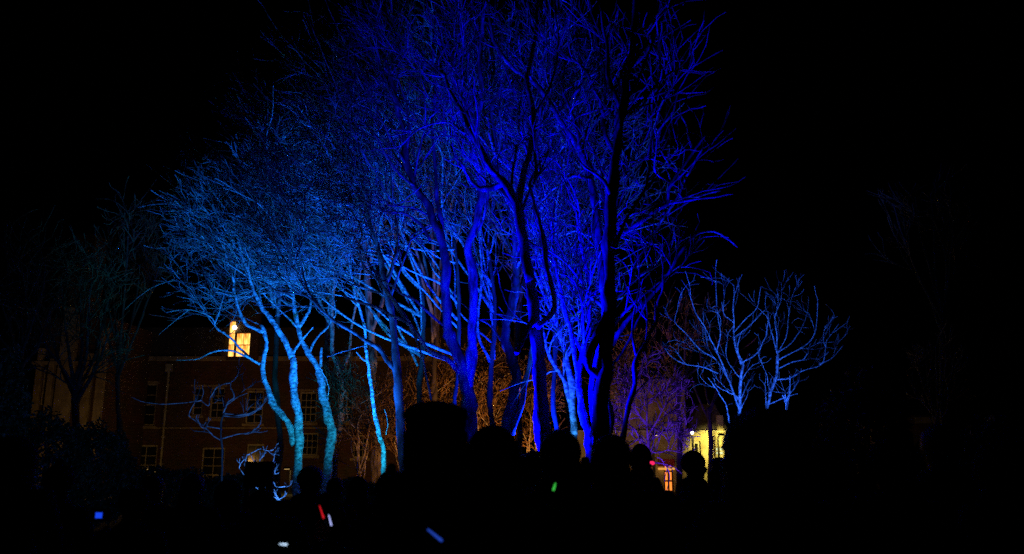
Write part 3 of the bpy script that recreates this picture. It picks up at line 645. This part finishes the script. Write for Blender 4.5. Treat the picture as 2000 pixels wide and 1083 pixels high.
# ------------------------------------------------------------------ buildings
def wall_with_holes(name, x0, x1, z0, z1, holes, m, parent, th=.35, y=0):
    """one wall from boxes round rectangular openings"""
    mb = MB(); xs = sorted({x0, x1, *[h[0] for h in holes], *[h[1] for h in holes]}); zs = sorted({z0, z1, *[h[2] for h in holes], *[h[3] for h in holes]})
    for i in range(len(xs) - 1):
        run = None
        for j in range(len(zs) - 1):
            cx, cz = (xs[i] + xs[i + 1]) / 2, (zs[j] + zs[j + 1]) / 2
            inside = any(h[0] < cx < h[1] and h[2] < cz < h[3] for h in holes)
            if not inside:
                if run is None: run = [zs[j], zs[j + 1]]
                else: run[1] = zs[j + 1]
            if inside or j == len(zs) - 2:
                if run: mb.box(xs[i], xs[i + 1], y, y + th, run[0], run[1])
                run = None
    return mb.obj(name, m, parent)

PANE = {}
def window(root, x0, x1, z0, z1, cols, rows, y=0, glass='glass', frame='paint', sill=True, bar=.035, fr=.08):
    mb = MB(); yy = y + .10
    mb.box(x0, x0 + fr, yy, yy + .09, z0, z1); mb.box(x1 - fr, x1, yy, yy + .09, z0, z1)
    mb.box(x0 + fr, x1 - fr, yy, yy + .09, z0, z0 + fr); mb.box(x0 + fr, x1 - fr, yy, yy + .09, z1 - fr, z1)
    gx, gzz = (x1 - x0 - 2 * fr), (z1 - z0 - 2 * fr)
    for i in range(1, cols): c = x0 + fr + gx * i / cols; mb.box(c - bar / 2, c + bar / 2, yy + .02, yy + .07, z0 + fr, z1 - fr)
    for j in range(1, rows):
        c = z0 + fr + gzz * j / rows
        b2 = bar * (1.8 if rows % 2 == 0 and j == rows // 2 else 1)
        mb.box(x0 + fr, x1 - fr, yy + .015, yy + .075, c - b2 / 2, c + b2 / 2)
    fo = mb.obj('window', frame, root)
    key = (round(gx / cols, 3), round(gzz / rows, 3), glass)
    if key not in PANE:
        PANE[key] = MB().box(-key[0] / 2 + .01, key[0] / 2 - .01, -.004, .004, -key[1] / 2 + .01, key[1] / 2 - .01).mesh('pane'); PANE[key].materials.append(M[glass])
    for i in range(cols):
        for j in range(rows):
            link('pane', PANE[key], None, fo, (x0 + fr + gx * (i + .5) / cols, yy + .045, z0 + fr + gzz * (j + .5) / rows))
    if sill: MB().box(x0 - .12, x1 + .12, y - .1, y + .09, z0 - .14, z0 - .002).obj('sill', 'stone', fo)
    return fo

YB = 45.0
Zb = lambda py, Y=YB: float(P(1000, py, Y)[2]); Xb = lambda px, py=800, Y=YB: float(P(px, py, Y)[0])
bro = empty('brick_building', (Xb(420), YB, 0), 'long dim red brick building with white sash windows behind the left trees', 'building')
ox = Xb(420)
wins = []
for (a, b, t, u, c, r_) in [(262, 308, 750, 832, 2, 4), (378, 398, 757, 812, 1, 4), (412, 440, 757, 818, 2, 4), (482, 516, 764, 828, 2, 4), (586, 620, 766, 826, 3, 4), (588, 622, 846, 890, 3, 3),
                            (262, 308, 870, 930, 2, 3), (395, 440, 875, 930, 2, 3), (482, 516, 868, 925, 2, 3), (660, 690, 766, 826, 3, 4), (720, 750, 766, 826, 3, 4), (690, 720, 850, 895, 3, 3), (210, 232, 790, 842, 1, 3)]:
    wins.append((Xb(a, t) - ox, Xb(b, t) - ox, Zb(u), Zb(t), c, r_))
wall_with_holes('wall', Xb(180, 900) - ox, Xb(1010, 900) - ox, 0, Zb(697), [w_[:4] for w_ in wins], 'brick', bro)
for w_ in wins: window(bro, *w_)
wx0, wx1 = Xb(180, 900) - ox, Xb(1010, 900) - ox
MB().box(wx0 - .1, wx1 + .1, -.18, -.003, Zb(706), Zb(697) - .003).obj('cornice', 'stone', bro)
MB().box(wx0, wx1, -.06, -.003, Zb(838), Zb(835)).obj('string_course', 'stone', bro)
MB().prism([(wx0 - .2, Zb(697)), (wx1 + .2, Zb(697)), (wx1 - .6, Zb(640)), (wx0 + .6, Zb(640))], .05, 8).obj('roof', 'roof', bro)
for a, b, t, u in [(262, 308, 745, 750), (378, 440, 752, 756), (482, 516, 759, 763), (586, 620, 761, 765)]:
    MB().box(Xb(a, t) - ox - .12, Xb(b, t) - ox + .12, -.05, -.003, Zb(u), Zb(t)).obj('lintel', 'stone', bro)
mb = MB(); xp = Xb(325, 800) - ox
mb.cyl((xp, -.12, .1), (xp, -.12, Zb(712)), .06, n=10)
for z in (1.2, 2.6, 4.0, 5.4): mb.box(xp - .1, xp + .1, -.14, -.004, z, z + .06)
mb.box(xp - .16, xp + .16, -.24, -.004, Zb(727), Zb(712)); mb.obj('downpipe', 'paint', bro)
mb = MB(); xp = Xb(246, 800) - ox; mb.cyl((xp, -.1, .1), (xp, -.1, Zb(800)), .04, n=8); mb.obj('downpipe', 'paint', bro)
# turret with the glowing window
tx0, tx1, tz0, tz1 = Xb(444) - ox, Xb(500) - ox, Zb(705), Zb(610)
lx0, lx1, lx2, lx3 = Xb(450, 660) - ox, Xb(463, 660) - ox, Xb(465, 660) - ox, Xb(493, 660) - ox
wall_with_holes('turret', tx0, tx1, tz0, tz1, [(lx0, lx1 + .0, Zb(699), Zb(629)), (lx2, lx3, Zb(699), Zb(652))], 'brick', bro, th=.3, y=-.4)
MB().prism([(tx0 - .25, tz1), (tx1 + .25, tz1), ((tx0 + tx1) / 2, tz1 + 1.5)], -.5, 1.5).obj('gable', 'roof', bro)
f1 = window(bro, lx0, lx1, Zb(699), Zb(629), 1, 3, y=-.4, glass='lit_curtain', frame='bark_dark', sill=False, bar=.03, fr=.03)
f2 = window(bro, lx2, lx3, Zb(699), Zb(652), 2, 2, y=-.4, glass='lit_curtain', frame='bark_dark', sill=False, bar=.025, fr=.03)
for f_ in (f1, f2): f_['label'] = 'window glowing orange yellow'
MB().ball((Xb(464, 644) - ox, -.5, Zb(643)), (.13, .1, .13)).obj('wall_lamp', glow('lamp_white', (1, .85, .6), 6), bro, True)
# stone bay at far left
bay = empty('stone_bay', (Xb(130, 800, 40), 40, 0), 'dim yellow stone bay with tall piers behind the dark forked tree', 'building')
bx = Xb(130, 800, 40); Z4 = lambda py: Zb(py, 40); X4 = lambda px, py=750: Xb(px, py, 40) - bx
MB().box(X4(60), X4(200), .3, 5, 0, Z4(620)).obj('wall', 'brick', bay)
for a, b, t in [(108, 124, 600), (124, 138, 615), (160, 176, 690), (186, 200, 640), (66, 76, 680), (90, 100, 700)]:
    MB().box(X4(a), X4(b), 0, .297, 0, Z4(t), .02).obj('pier', 'stone', bay)
MB().box(X4(58), X4(202), -.05, .297, Z4(712), Z4(706)).obj('string_course', 'stone', bay)
MB().box(X4(100), X4(140), .6, 2, Z4(620) + .003, Z4(450), .03).obj('chimney', 'brick', bay)
for a, b in ((78, 88), (102, 106), (141, 158)):
    window(bay, X4(a), X4(b), Z4(790), Z4(722), 1 if b - a < 12 else 2, 3, y=.16, sill=False, bar=.03, fr=.04)
# pale building on the right
YR = 40.0
pb = empty('pale_building', (Xb(1320, 850, YR), YR, 0), 'pale yellow rendered building with one bright lit wall behind the right trees', 'building')
px_ = Xb(1320, 850, YR); XR = lambda px, py=860: Xb(px, py, YR) - px_; ZR = lambda py: Zb(py, YR)
holes = [(XR(1352), XR(1368), ZR(950), ZR(862)), (XR(1397), XR(1414), ZR(890), ZR(873)), (XR(1294), XR(1313), ZR(962), ZR(899))]
wall_with_holes('wall', XR(1120), XR(1418), 0, ZR(842), holes, 'render_wall', pb, .35)
MB().box(XR(1180), XR(1345), .4, 4, ZR(842) + .003, ZR(740)).obj('upper_wall', 'stone', pb)
MB().box(XR(1401), XR(1413), -.2, .6, ZR(842) + .003, ZR(812), .02).obj('chimney', 'render_wall', pb)
MB().prism([(XR(1345), ZR(842)), (XR(1425), ZR(842)), (XR(1400), ZR(790)), (XR(1370), ZR(790))], .02, 5).obj('roof', 'roof', pb)
MB().box(XR(1120), XR(1420), -.12, -.003, ZR(845), ZR(841)).obj('eaves', 'paint', pb)
window(pb, *holes[0], 1, 3, sill=False, bar=.04, fr=.12); w2 = window(pb, *holes[1], 2, 2, glass='glass', bar=.04, fr=.05, sill=False)
M['lit_pale'] = glow('lit_pale', (.85, 1, .55), .9); M['lit_orange'] = glow('lit_orange', (1, .24, .03), 1.5)
for ch in [o for o in bpy.data.objects if o.parent == w2]: ch.data = PANE.setdefault('lit', ch.data.copy())
PANE['lit'].materials.clear(); PANE['lit'].materials.append(M['lit_pale'])
# doorway with red fascia
dr = window(pb, *holes[2], 2, 3, glass='lit_orange', frame='bark_dark', sill=False, bar=.08, fr=.07); dr['label'] = 'glazed door glowing orange under a red fascia'
MB().box(XR(1283), XR(1314), -.25, -.01, ZR(911), ZR(897), .02).obj('fascia', 'red_paint', pb)
MB().box(XR(1283), XR(1314), -.22, -.01, ZR(918), ZR(914), .01).obj('door_light', glow('fascia_glow', (1, .45, .08), .8), pb)
MB().box(XR(1262), XR(1330), -.04, -.003, ZR(896), ZR(893)).obj('ledge', 'stone', pb)
# lamp post with white lamp
lp = P(1352, 845, 33)
post = empty('lamp_post', (lp[0], 33, 0), 'lamp post with small white lit lantern in front of the pale building', 'lamp post')
MB().cyl((0, 0, 0), (0, 0, lp[2] - .14), .06, .04).obj('post', 'black_metal', post)
MB().ball((0, 0, lp[2]), (.065, .065, .085)).obj('lantern', glow('lantern_glow', (1, .95, .85), 4), post, True)
m = MB(); m.cyl((0, 0, lp[2] + .13), (0, 0, lp[2] + .2), .16, .03); m.obj('lamp_cap', 'black_metal', post)
def point(loc, color, power, parent, r=.12, spot=None, tgt=None):
    ld = bpy.data.lights.new('lamp', 'SPOT' if spot else 'POINT'); ld.color = color; ld.energy = power; ld.shadow_soft_size = r
    o = bpy.data.objects.new('lamp', ld); COL.objects.link(o)
    if spot: ld.spot_size = math.radians(spot); ld.spot_blend = .5; o.rotation_euler = (math.radians(72), 0, 0)
    if parent: o.parent = parent; o.location = loc
    else: o.location = loc
    return o
point((0, -.35, lp[2]), (1, .8, .45), 60, post)
# street lamps, and unseen low lamps on the left, that light the facades
def facade_lamp(x, y, h, color, power, label, spot=None):
    r = empty('facade_lamp', (x, y, 0), label, 'street lamp', 'street lamps lighting the facades')
    m = MB(); m.cyl((0, 0, 0), (0, 0, h), .07, .045); m.cyl((0, 0, h), (0, -.5, h + .1), .03); m.obj('post', 'black_metal', r)
    m = MB(); m.box(-.12, .12, -.8, -.45, h + .06, h + .16, .02); m.obj('lamp_head', 'black_metal', r)
    MB().box(-.09, .09, -.76, -.5, h + .045, h + .057).obj('lens', glow('sodium', color, 1), r)
    point((0, -.62, h - .05), color, power, r, .08, spot)
facade_lamp(Xb(1402, 850, 39.2), 39.2, 2.5, (1, .78, .16), 230, 'street lamp by the bright yellow wall', 96)
facade_lamp(Xb(1275, 850, 34.5), 34.5, 2.4, (1, .66, .22), 12, 'street lamp left of the orange glowing door')
facade_lamp(Xb(1100, 850, 33), 33.0, 2.4, (1, .42, .1), 130, 'street lamp hidden behind the black trunks')
facade_lamp(Xb(300, 850, 38), 38.5, 1.0, (1, .6, .18), 24, 'unseen low facade lamp before the left end of the brick building')
facade_lamp(Xb(560, 850, 38), 39.0, 1.0, (1, .62, .2), 26, 'unseen low facade lamp before the middle of the brick building')
facade_lamp(Xb(130, 850, 33), 34.5, 1.2, (1, .50, .12), 120, 'unseen low facade lamp before the stone bay')
# far right dim corner
cb = empty('brick_corner', (Xb(1790, 850, 30), 30, 0), 'dim brick and stone building corner at far right between two dark heads', 'building')
cx0 = Xb(1790, 850, 30)
MB().box(Xb(1740, 850, 30) - cx0, Xb(1850, 850, 30) - cx0, .01, 4, 0, Zb(812, 30)).obj('wall', 'brick', cb)
MB().box(Xb(1788, 850, 30) - cx0, Xb(1832, 850, 30) - cx0, -.06, 0, Zb(827, 30), Zb(815, 30)).obj('band', 'stone', cb)
facade_lamp(Xb(1800, 850, 26), 26.5, 1.8, (1, .6, .25), 9, 'small street lamp before the dim brick corner')

# ------------------------------------------------------------------ people
def skin_mesh(name, verts, edges, radii, sub=1):
    bm = bmesh.new(); sk = bm.verts.layers.skin.verify(); vs = []
    for i, (v, r) in enumerate(zip(verts, radii)):
        q = bm.verts.new(v); q[sk].radius = r if hasattr(r, '__len__') else (r, r); q[sk].use_root = (i == 0); vs.append(q)
    for a, b in edges: bm.edges.new((vs[a], vs[b]))
    me0 = bpy.data.meshes.new('t'); bm.to_mesh(me0); bm.free()
    o = bpy.data.objects.new('t', me0); COL.objects.link(o)
    o.modifiers.new('s', 'SKIN').use_smooth_shade = True
    s = o.modifiers.new('u', 'SUBSURF'); s.levels = sub; s.render_levels = sub
    dg = bpy.context.evaluated_depsgraph_get(); dg.update()
    me = bpy.data.meshes.new_from_object(o.evaluated_get(dg)); me.name = name
    bpy.data.objects.remove(o); bpy.data.meshes.remove(me0)
    me.shade_smooth(); return me

def arms(pose):
    S = {}
    for s in (-1, 1):
        if pose == 'down': S[s] = [(s * .19, 0, 1.44), (s * .25, -.01, 1.16), (s * .25, .07, .93)]
        elif pose == 'pockets': S[s] = [(s * .19, 0, 1.44), (s * .30, -.05, 1.19), (s * .19, .12, 1.02)]
        elif pose == 'hold': S[s] = [(s * .19, 0, 1.44), (s * .24, .02, 1.17), (s * .08, .27, 1.20)]
        elif pose == 'phone': S[s] = [(s * .19, 0, 1.44), (s * .23, .16, 1.24), (s * .06, .36, 1.46)]
        elif pose == 'raised': S[s] = [(s * .19, 0, 1.44), (s * .27, .17, 1.36), (s * .05, .36, 1.58)]
        elif pose == 'side': S[s] = [(s * .19, 0, 1.44), (s * .31, .06, 1.24), (s * .33, .24, 1.40)] if s == -1 else [(s * .19, 0, 1.44), (s * .30, -.05, 1.19), (s * .19, .12, 1.02)]
        elif pose == 'one': S[s] = [(s * .19, 0, 1.44), (s * .26, .03, 1.18), (s * .23, .26, 1.12)] if s == 1 else [(s * .19, 0, 1.44), (s * .25, -.01, 1.16), (s * .25, .07, .93)]
    return S
CACHE = {}
def body_parts(pose):
    if pose in CACHE: return CACHE[pose]
    A = arms(pose)
    v = [(0, 0, .98), (0, .01, 1.2), (0, 0, 1.42), (0, .0, 1.52), (0, .02, 1.60), (0, .03, 1.70)]
    r = [(.15, .11), (.14, .10), (.14, .10), (.055, .06), (.078, .095), (.07, .085)]
    e = [(0, 1), (1, 2), (2, 3), (3, 4), (4, 5)]
    for s in (-1, 1):
        i = len(v); v += [(A[s][0]), A[s][1], A[s][2]]; r += [.06, .045, .03]; e += [(2, i), (i, i + 1), (i + 1, i + 2)]
        w_ = Vector(A[s][2]); d = (w_ - Vector(A[s][1])).normalized(); j = len(v)
        v += [tuple(w_ + d * .07)]; r += [(.04, .022)]; e += [(i + 2, j)]
        i = len(v); v += [(s * .09, 0, .88), (s * .10, .01, .50), (s * .10, -.02, .09), (s * .11, .14, .04)]; r += [.085, .06, .045, .04]; e += [(0, i), (i, i + 1), (i + 1, i + 2), (i + 2, i + 3)]
    body = skin_mesh('body', v, e, r, 2)
    # face: nose, brow, ears, chin pushed out of the head surface (the face looks along +y)
    for q in body.vertices:
        c = q.co
        if c.z > 1.52 and c.y > .06:
            n_ = math.exp(-((c.x / .018) ** 2 + ((c.z - 1.625) / .025) ** 2)); ch = math.exp(-((c.x / .03) ** 2 + ((c.z - 1.55) / .02) ** 2))
            eye = math.exp(-(((abs(c.x) - .032) / .014) ** 2 + ((c.z - 1.665) / .012) ** 2))
            c.y += .026 * n_ + .012 * ch - .008 * eye
        if 1.6 < c.z < 1.68 and abs(c.x) > .06 and -.01 < c.y < .035: c.x *= 1.16
    # coat
    v = [(0, 0, .86), (0, .0, 1.05), (0, .01, 1.25), (0, 0, 1.42), (0, 0, 1.50)]; r = [(.20, .16), (.19, .15), (.19, .145), (.175, .125), (.085, .085)]; e = [(0, 1), (1, 2), (2, 3), (3, 4)]
    for s in (-1, 1):
        i = len(v); v += A[s]; r += [.088, .07, .052]; e += [(3, i), (i, i + 1), (i + 1, i + 2)]
    coat = skin_mesh('coat', v, e, r, 2)
    v = [(0, 0, .95), (0, 0, 1.10)]; r = [(.17, .13), (.15, .115)]; e = [(0, 1)]
    for s in (-1, 1):
        i = len(v); v += [(s * .095, 0, .84), (s * .10, .01, .50), (s * .10, -.02, .12)]; r += [.10, .078, .065]; e += [(0, i), (i, i + 1), (i + 1, i + 2)]
    trou = skin_mesh('trousers', v, e, r, 1)
    shoes = []
    for s in (-1, 1):
        shoes.append(MB().ball((s * .105, .05, .05), (.052, .14, .05)).mesh('shoe', True))
    gl = []
    for s in (-1, 1):
        w_ = Vector(A[s][2]); d = (w_ - Vector(A[s][1])).normalized(); side = d.cross(Vector((s, 0, 0)) if abs(d.x) < .7 else Vector((0, 0, 1))).normalized(); nn = d.cross(side)
        v = [tuple(w_), tuple(w_ + d * .05)]; r = [.034, (.044, .03)]; e = [(0, 1)]
        for f, (o_, L) in enumerate([(-.03, .065), (-.01, .08), (.01, .075), (.03, .06)]):
            i = len(v); b_ = w_ + d * .085 + side * o_
            v += [tuple(b_), tuple(b_ + d * L * .5 + nn * .008), tuple(b_ + d * L * .85 + nn * .03)]; r += [.0115, .011, .0095]; e += [(1, i), (i, i + 1), (i + 1, i + 2)]
        i = len(v); b_ = w_ + d * .03 + side * .045
        v += [tuple(b_), tuple(b_ + d * .045 + side * .02 + nn * .01)]; r += [.0125, .011]; e += [(0, i), (i, i + 1)]
        gl.append(skin_mesh('glove', v, e, r, 1))
    CACHE[pose] = (body, coat, trou, shoes, gl, A)
    return CACHE[pose]

def cap_mesh(kind, rng):
    H = Vector((0, .025, 1.665)); m = MB()
    if kind == 'beanie':
        m.ball((0, .01, 1.70), (.104, .122, .115), 3); m.cyl((0, .015, 1.655), (0, .012, 1.70), .115, .112, 20); m.ball((0, 0, 1.825), .032)
    elif kind == 'flat':      # wide flat-topped fur hat
        m.cyl((0, .005, 1.64), (0, .0, 1.76), .13, .15, 24); m.ball((0, 0, 1.755), (.152, .15, .06), 3); m.ball((0, -.02, 1.56), (.15, .12, .10), 3); m.ball((0, -.02, 1.47), (.19, .14, .08), 3)
        m.box(-.15, -.10, -.05, .08, 1.55, 1.70, .015); m.box(.10, .15, -.05, .08, 1.55, 1.70, .015)
    elif kind == 'hood':
        m.ball((0, -.01, 1.675), (.135, .145, .155), 3); m.ball((0, -.03, 1.54), (.15, .13, .09), 2)
    elif kind == 'brim':
        m.ball((0, .01, 1.70), (.10, .12, .10), 3); m.cyl((0, .01, 1.69), (0, .01, 1.70), .19, .185, 24); m.cyl((0, .01, 1.70), (0, .01, 1.80), .108, .095, 20)
    elif kind == 'short': m.ball((0, .0, 1.69), (.094, .108, .108), 3)
    elif kind == 'long':
        m.ball((0, -.005, 1.685), (.104, .118, .118), 3); m.ball((0, -.06, 1.58), (.10, .06, .14), 3); m.ball((0, -.07, 1.46), (.09, .045, .10), 2)
    elif kind == 'bushy':
        m.ball((0, -.01, 1.70), (.16, .15, .155), 3); m.ball((.09, -.02, 1.60), (.09, .1, .12), 3); m.ball((-.09, -.02, 1.60), (.09, .1, .12), 3); m.ball((0, -.07, 1.56), (.14, .09, .16), 3)
    me = m.mesh('hat', True)
    if kind in ('bushy', 'flat', 'short', 'long'):
        a = .012 if kind == 'bushy' else .004
        for q in me.vertices: q.co += Vector((rng.uniform(-a, a), rng.uniform(-a, a), rng.uniform(-a, a)))
    # keep the face open
    if kind in ('hood', 'beanie', 'bushy', 'long'):
        for q in me.vertices:
            if q.co.y > .075 and q.co.z < 1.73 and abs(q.co.x) < .085: q.co.y = .05
    return me

HAT = {}; rr = random.Random(5)
HATTOP = dict(beanie=1.857, flat=1.815, hood=1.83, brim=1.80, short=1.798, long=1.803, bushy=1.855)
def person(label, px, top, Y, hat='short', coat='coat_black', pose='pockets', face=0, wide=1.0, group='spectators standing on the lawn'):
    t = P(px, top, Y); s = t[2] / HATTOP[hat]
    root = empty('person', (t[0], Y, 0), label, 'person', group, math.radians(face))
    root.scale = (s * wide, s * wide, s)
    body, cm, tr, shoes, gl, A = body_parts(pose)
    if hat not in HAT: HAT[hat] = cap_mesh(hat, rr)
    def lk(nm, me, mt):
        o = bpy.data.objects.new(nm, me); COL.objects.link(o); o.parent = root
        if not me.materials: me.materials.append(M[mt])
        else: o.material_slots[0].link = 'OBJECT'; o.material_slots[0].material = M[mt]
        return o
    lk('body', body, 'skin'); lk('coat', cm, coat); lk('trousers', tr, 'denim')
    for q in shoes: lk('shoe', q, 'coat_black')
    for q in gl: lk('glove', q, 'wool')
    lk('scarf', HAT.setdefault('scarf', MB().ball((0, 0, 1.50), (.135, .115, .075), 3).ball((0, .02, 1.455), (.15, .12, .06), 3).mesh('scarf', True)), 'wool')
    lk({'beanie': 'hat', 'flat': 'hat', 'brim': 'hat', 'hood': 'hood'}.get(hat, 'hair'), HAT[hat], {'short': 'hair', 'long': 'hair', 'bushy': 'hair', 'hood': coat}.get(hat, 'wool'))
    return root, s, A, t

PPL = [
 ('person in a wide flat-topped fur hat just left of centre', 852, 783, 3.7, 'flat', 'coat_black', 'hold', 6, .92),
 ('person in a beanie right behind the flat fur hat', 963, 830, 4.0, 'hood', 'coat_black', 'pockets', -4, 1.0),
 ('shorter person between the beanie wearer and the green light', 1022, 896, 6.0, 'short', 'coat_grey', 'pockets', 0, 1),
 ('person with long hair in front of the leaning black trunk', 1093, 838, 4.3, 'long', 'coat_black', 'hold', 5, 1.05),
 ('person with long hair in front of the widest black trunk', 1193, 848, 4.4, 'long', 'coat_grey', 'pockets', -8, 1.05),
 ('hooded person in a navy coat beside the red light', 1250, 866, 7.8, 'hood', 'coat_navy', 'pockets', 20, .8),
 ('person in profile facing right before the yellow wall', 1352, 880, 7.2, 'short', 'coat_black', 'pockets', -90, 1.05),
 ('smaller person facing left under the lit pale window', 1402, 893, 8.0, 'long', 'coat_black', 'pockets', 80, .95),
 ('person with big bushy hair below the two pale blue trees', 1492, 795, 3.1, 'bushy', 'coat_black', 'phone', 0, 1.0),
 ('person right of the bushy hair, in a dark hood', 1600, 868, 4.4, 'hood', 'coat_black', 'pockets', 10, 1),
 ('person left of the dim brick corner at far right', 1735, 838, 4.0, 'beanie', 'coat_black', 'pockets', 0, 1),
 ('person right of the dim brick corner at far right', 1835, 828, 4.6, 'short', 'coat_black', 'hold', 0, 1.1),
 ('person at the right edge of the photo', 1945, 862, 4.2, 'hood', 'coat_grey', 'pockets', 12, 1),
 ('person with cropped hair at the foot of the curved cyan trunk', 607, 910, 6.5, 'short', 'coat_black', 'one', 0, 1.2),
 ('person in a dark coat left of the flat fur hat', 765, 905, 4.8, 'beanie', 'coat_black', 'pockets', 0, 1),
 ('small figure at the foot of the slender bright trunk', 700, 930, 8, 'hood', 'coat_navy', 'pockets', 15, .9),
 ('person with long hair below the twin-stemmed tree', 655, 932, 7.5, 'long', 'coat_grey', 'pockets', 0, .9),
 ('person in a brimmed hat holding a camera at lower left', 262, 955, 5.0, 'brim', 'coat_navy', 'side', 0, 1),
 ('tall person at the left edge of the photo', 30, 850, 5.0, 'hood', 'coat_black', 'pockets', 0, 1.1),
 ('person in a beanie at the left, under the evergreen mound', 118, 895, 5.6, 'beanie', 'coat_grey', 'pockets', 0, 1),
 ('person with short hair below the white downpipe', 302, 930, 6.6, 'short', 'coat_black', 'pockets', -12, 1),
 ('person with long hair left of the curling shrub', 378, 925, 6.4, 'long', 'coat_black', 'pockets', 5, 1),
 ('person in a dark beanie directly below the navy board', 512, 948, 6.2, 'beanie', 'coat_navy', 'pockets', 0, 1.2),
 ('person in a dark hood squeezed between the flat fur hat and the hooded head', 908, 868, 4.6, 'hood', 'coat_black', 'pockets', 0, 1.15),
 ('bare-headed person in the gap left of the green light', 1045, 880, 5.6, 'bushy', 'coat_black', 'pockets', 0, .9),
 ('person in a beanie between the two long-haired heads', 1143, 892, 5.8, 'beanie', 'coat_grey', 'pockets', 0, 1.1),
 ('hooded person left of the bushy-haired one', 1452, 872, 4.6, 'hood', 'coat_black', 'pockets', 0, 1.1),
 ('hooded person left of the navy board', 448, 935, 6.8, 'hood', 'coat_black', 'pockets', 0, 1),
 ('person in a beanie in the row behind the green light', 1120, 905, 6.6, 'beanie', 'coat_black', 'one', 0, 1),
 ('person in a dark hood just left of the profile face', 1300, 958, 6.0, 'hood', 'coat_black', 'pockets', 0, 1),
 ('person in a beanie right of the profile pair', 1430, 925, 5.0, 'beanie', 'coat_black', 'pockets', 0, .9)]
for q in PPL: person(*q)
kids = [('child holding the red light stick and the white light stick', 637, 960, 4.30, 'beanie', 'coat_navy', 'raised', 178, .95),
        ('child holding the blue light stick at the bottom centre', 868, 985, 3.20, 'beanie', 'coat_black', 'raised', 178, .95),
        ('child holding the small green light', 1080, 930, 4.05, 'hood', 'coat_black', 'raised', 178, .95),
        ('child with the white light at the bottom left of centre', 556, 1008, 3.22, 'hood', 'coat_black', 'raised', 178, .95)]
for q in kids: person(*q, group='children among the spectators')

# ------------------------------------------------------------------ small lights held in the crowd
def stick(name, label, a, b, Y, r, color, s, cat='light stick', handle=True):
    A_ = P(*a, Y); B_ = P(*b, Y); mid = (A_ + B_) / 2
    root = empty(name, mid, label, cat, 'little lights carried in the crowd')
    a_, b_ = A_ - mid, B_ - mid; d = nrm(b_ - a_); perp = nrm(np.cross(d, [0, 1, 0]))
    m = MB(); m.cyl(a_, b_, r * .55, r, 12); m.ball(b_, r, 2); m.obj('tube', glow(name + '_glow', color, s), root, True)
    if handle: m = MB(); m.cyl(b_ + d * r * .8, b_ + d * .13, r * 1.15, r * 1.15, 12); m.obj('handle', 'black_metal', root)
    return root
stick('light_stick', 'small glowing red light stick at lower left of centre', (624, 988), (632, 1012), 4.0, .004, (.85, .01, .02), .8)
stick('light_stick', 'small glowing white and blue light stick beside the red one', (642, 1006), (647, 1026), 4.0, .0035, (.45, .5, 1), 1.3)
stick('light_stick', 'glowing blue light stick slanting at the bottom centre', (835, 1034), (862, 1056), 2.9, .005, (.02, .07, .55), .75)
stick('light_stick', 'small glowing green light in the centre of the crowd', (1085, 944), (1081, 957), 3.7, .0055, (.06, .75, .08), .7)
stick('light_stick', 'tiny white light bar at the bottom left of centre', (546, 1063), (560, 1064), 2.9, .0028, (.55, .75, 1), 1.8)
stick('light_stick', 'tiny red light beside the hooded navy coat', (1270, 903), (1275, 905), 7.42, .017, (1, .02, .12), 1.2, handle=False)
c = P(193, 1007, 4.85)
camr = empty('camera', c, 'small camera with glowing blue screen held up at lower left', 'camera', rz=0)
MB().box(-.055, .055, .002, .03, -.036, .036, .006).obj('camera_body', 'black_metal', camr)
MB().box(-.019, .019, -.002, .001, -.016, .016).obj('screen', glow('screen_blue', (.01, .07, 1), .8), camr)
MB().cyl((0, .03, 0), (0, .065, 0), .028, .026, 16).obj('camera_lens', 'black_metal', camr)
b0 = P(505, 927, 7.4)
brd = empty('notice_board', (b0[0], 7.4, 0), 'dark navy square board on two posts before the curling shrub', 'board')
hw = 27 * 7.4 / F; hh = 24 * 7.4 / F
MB().box(-hw, hw, -.015, .015, b0[2] - hh, b0[2] + hh, .004).obj('panel', 'coat_navy', brd)
for sx in (-1, 1): MB().box(sx * hw * .8 - .02, sx * hw * .8 + .02, .016, .055, -.02, b0[2] + hh * .9).obj('post', 'bark_dark', brd)
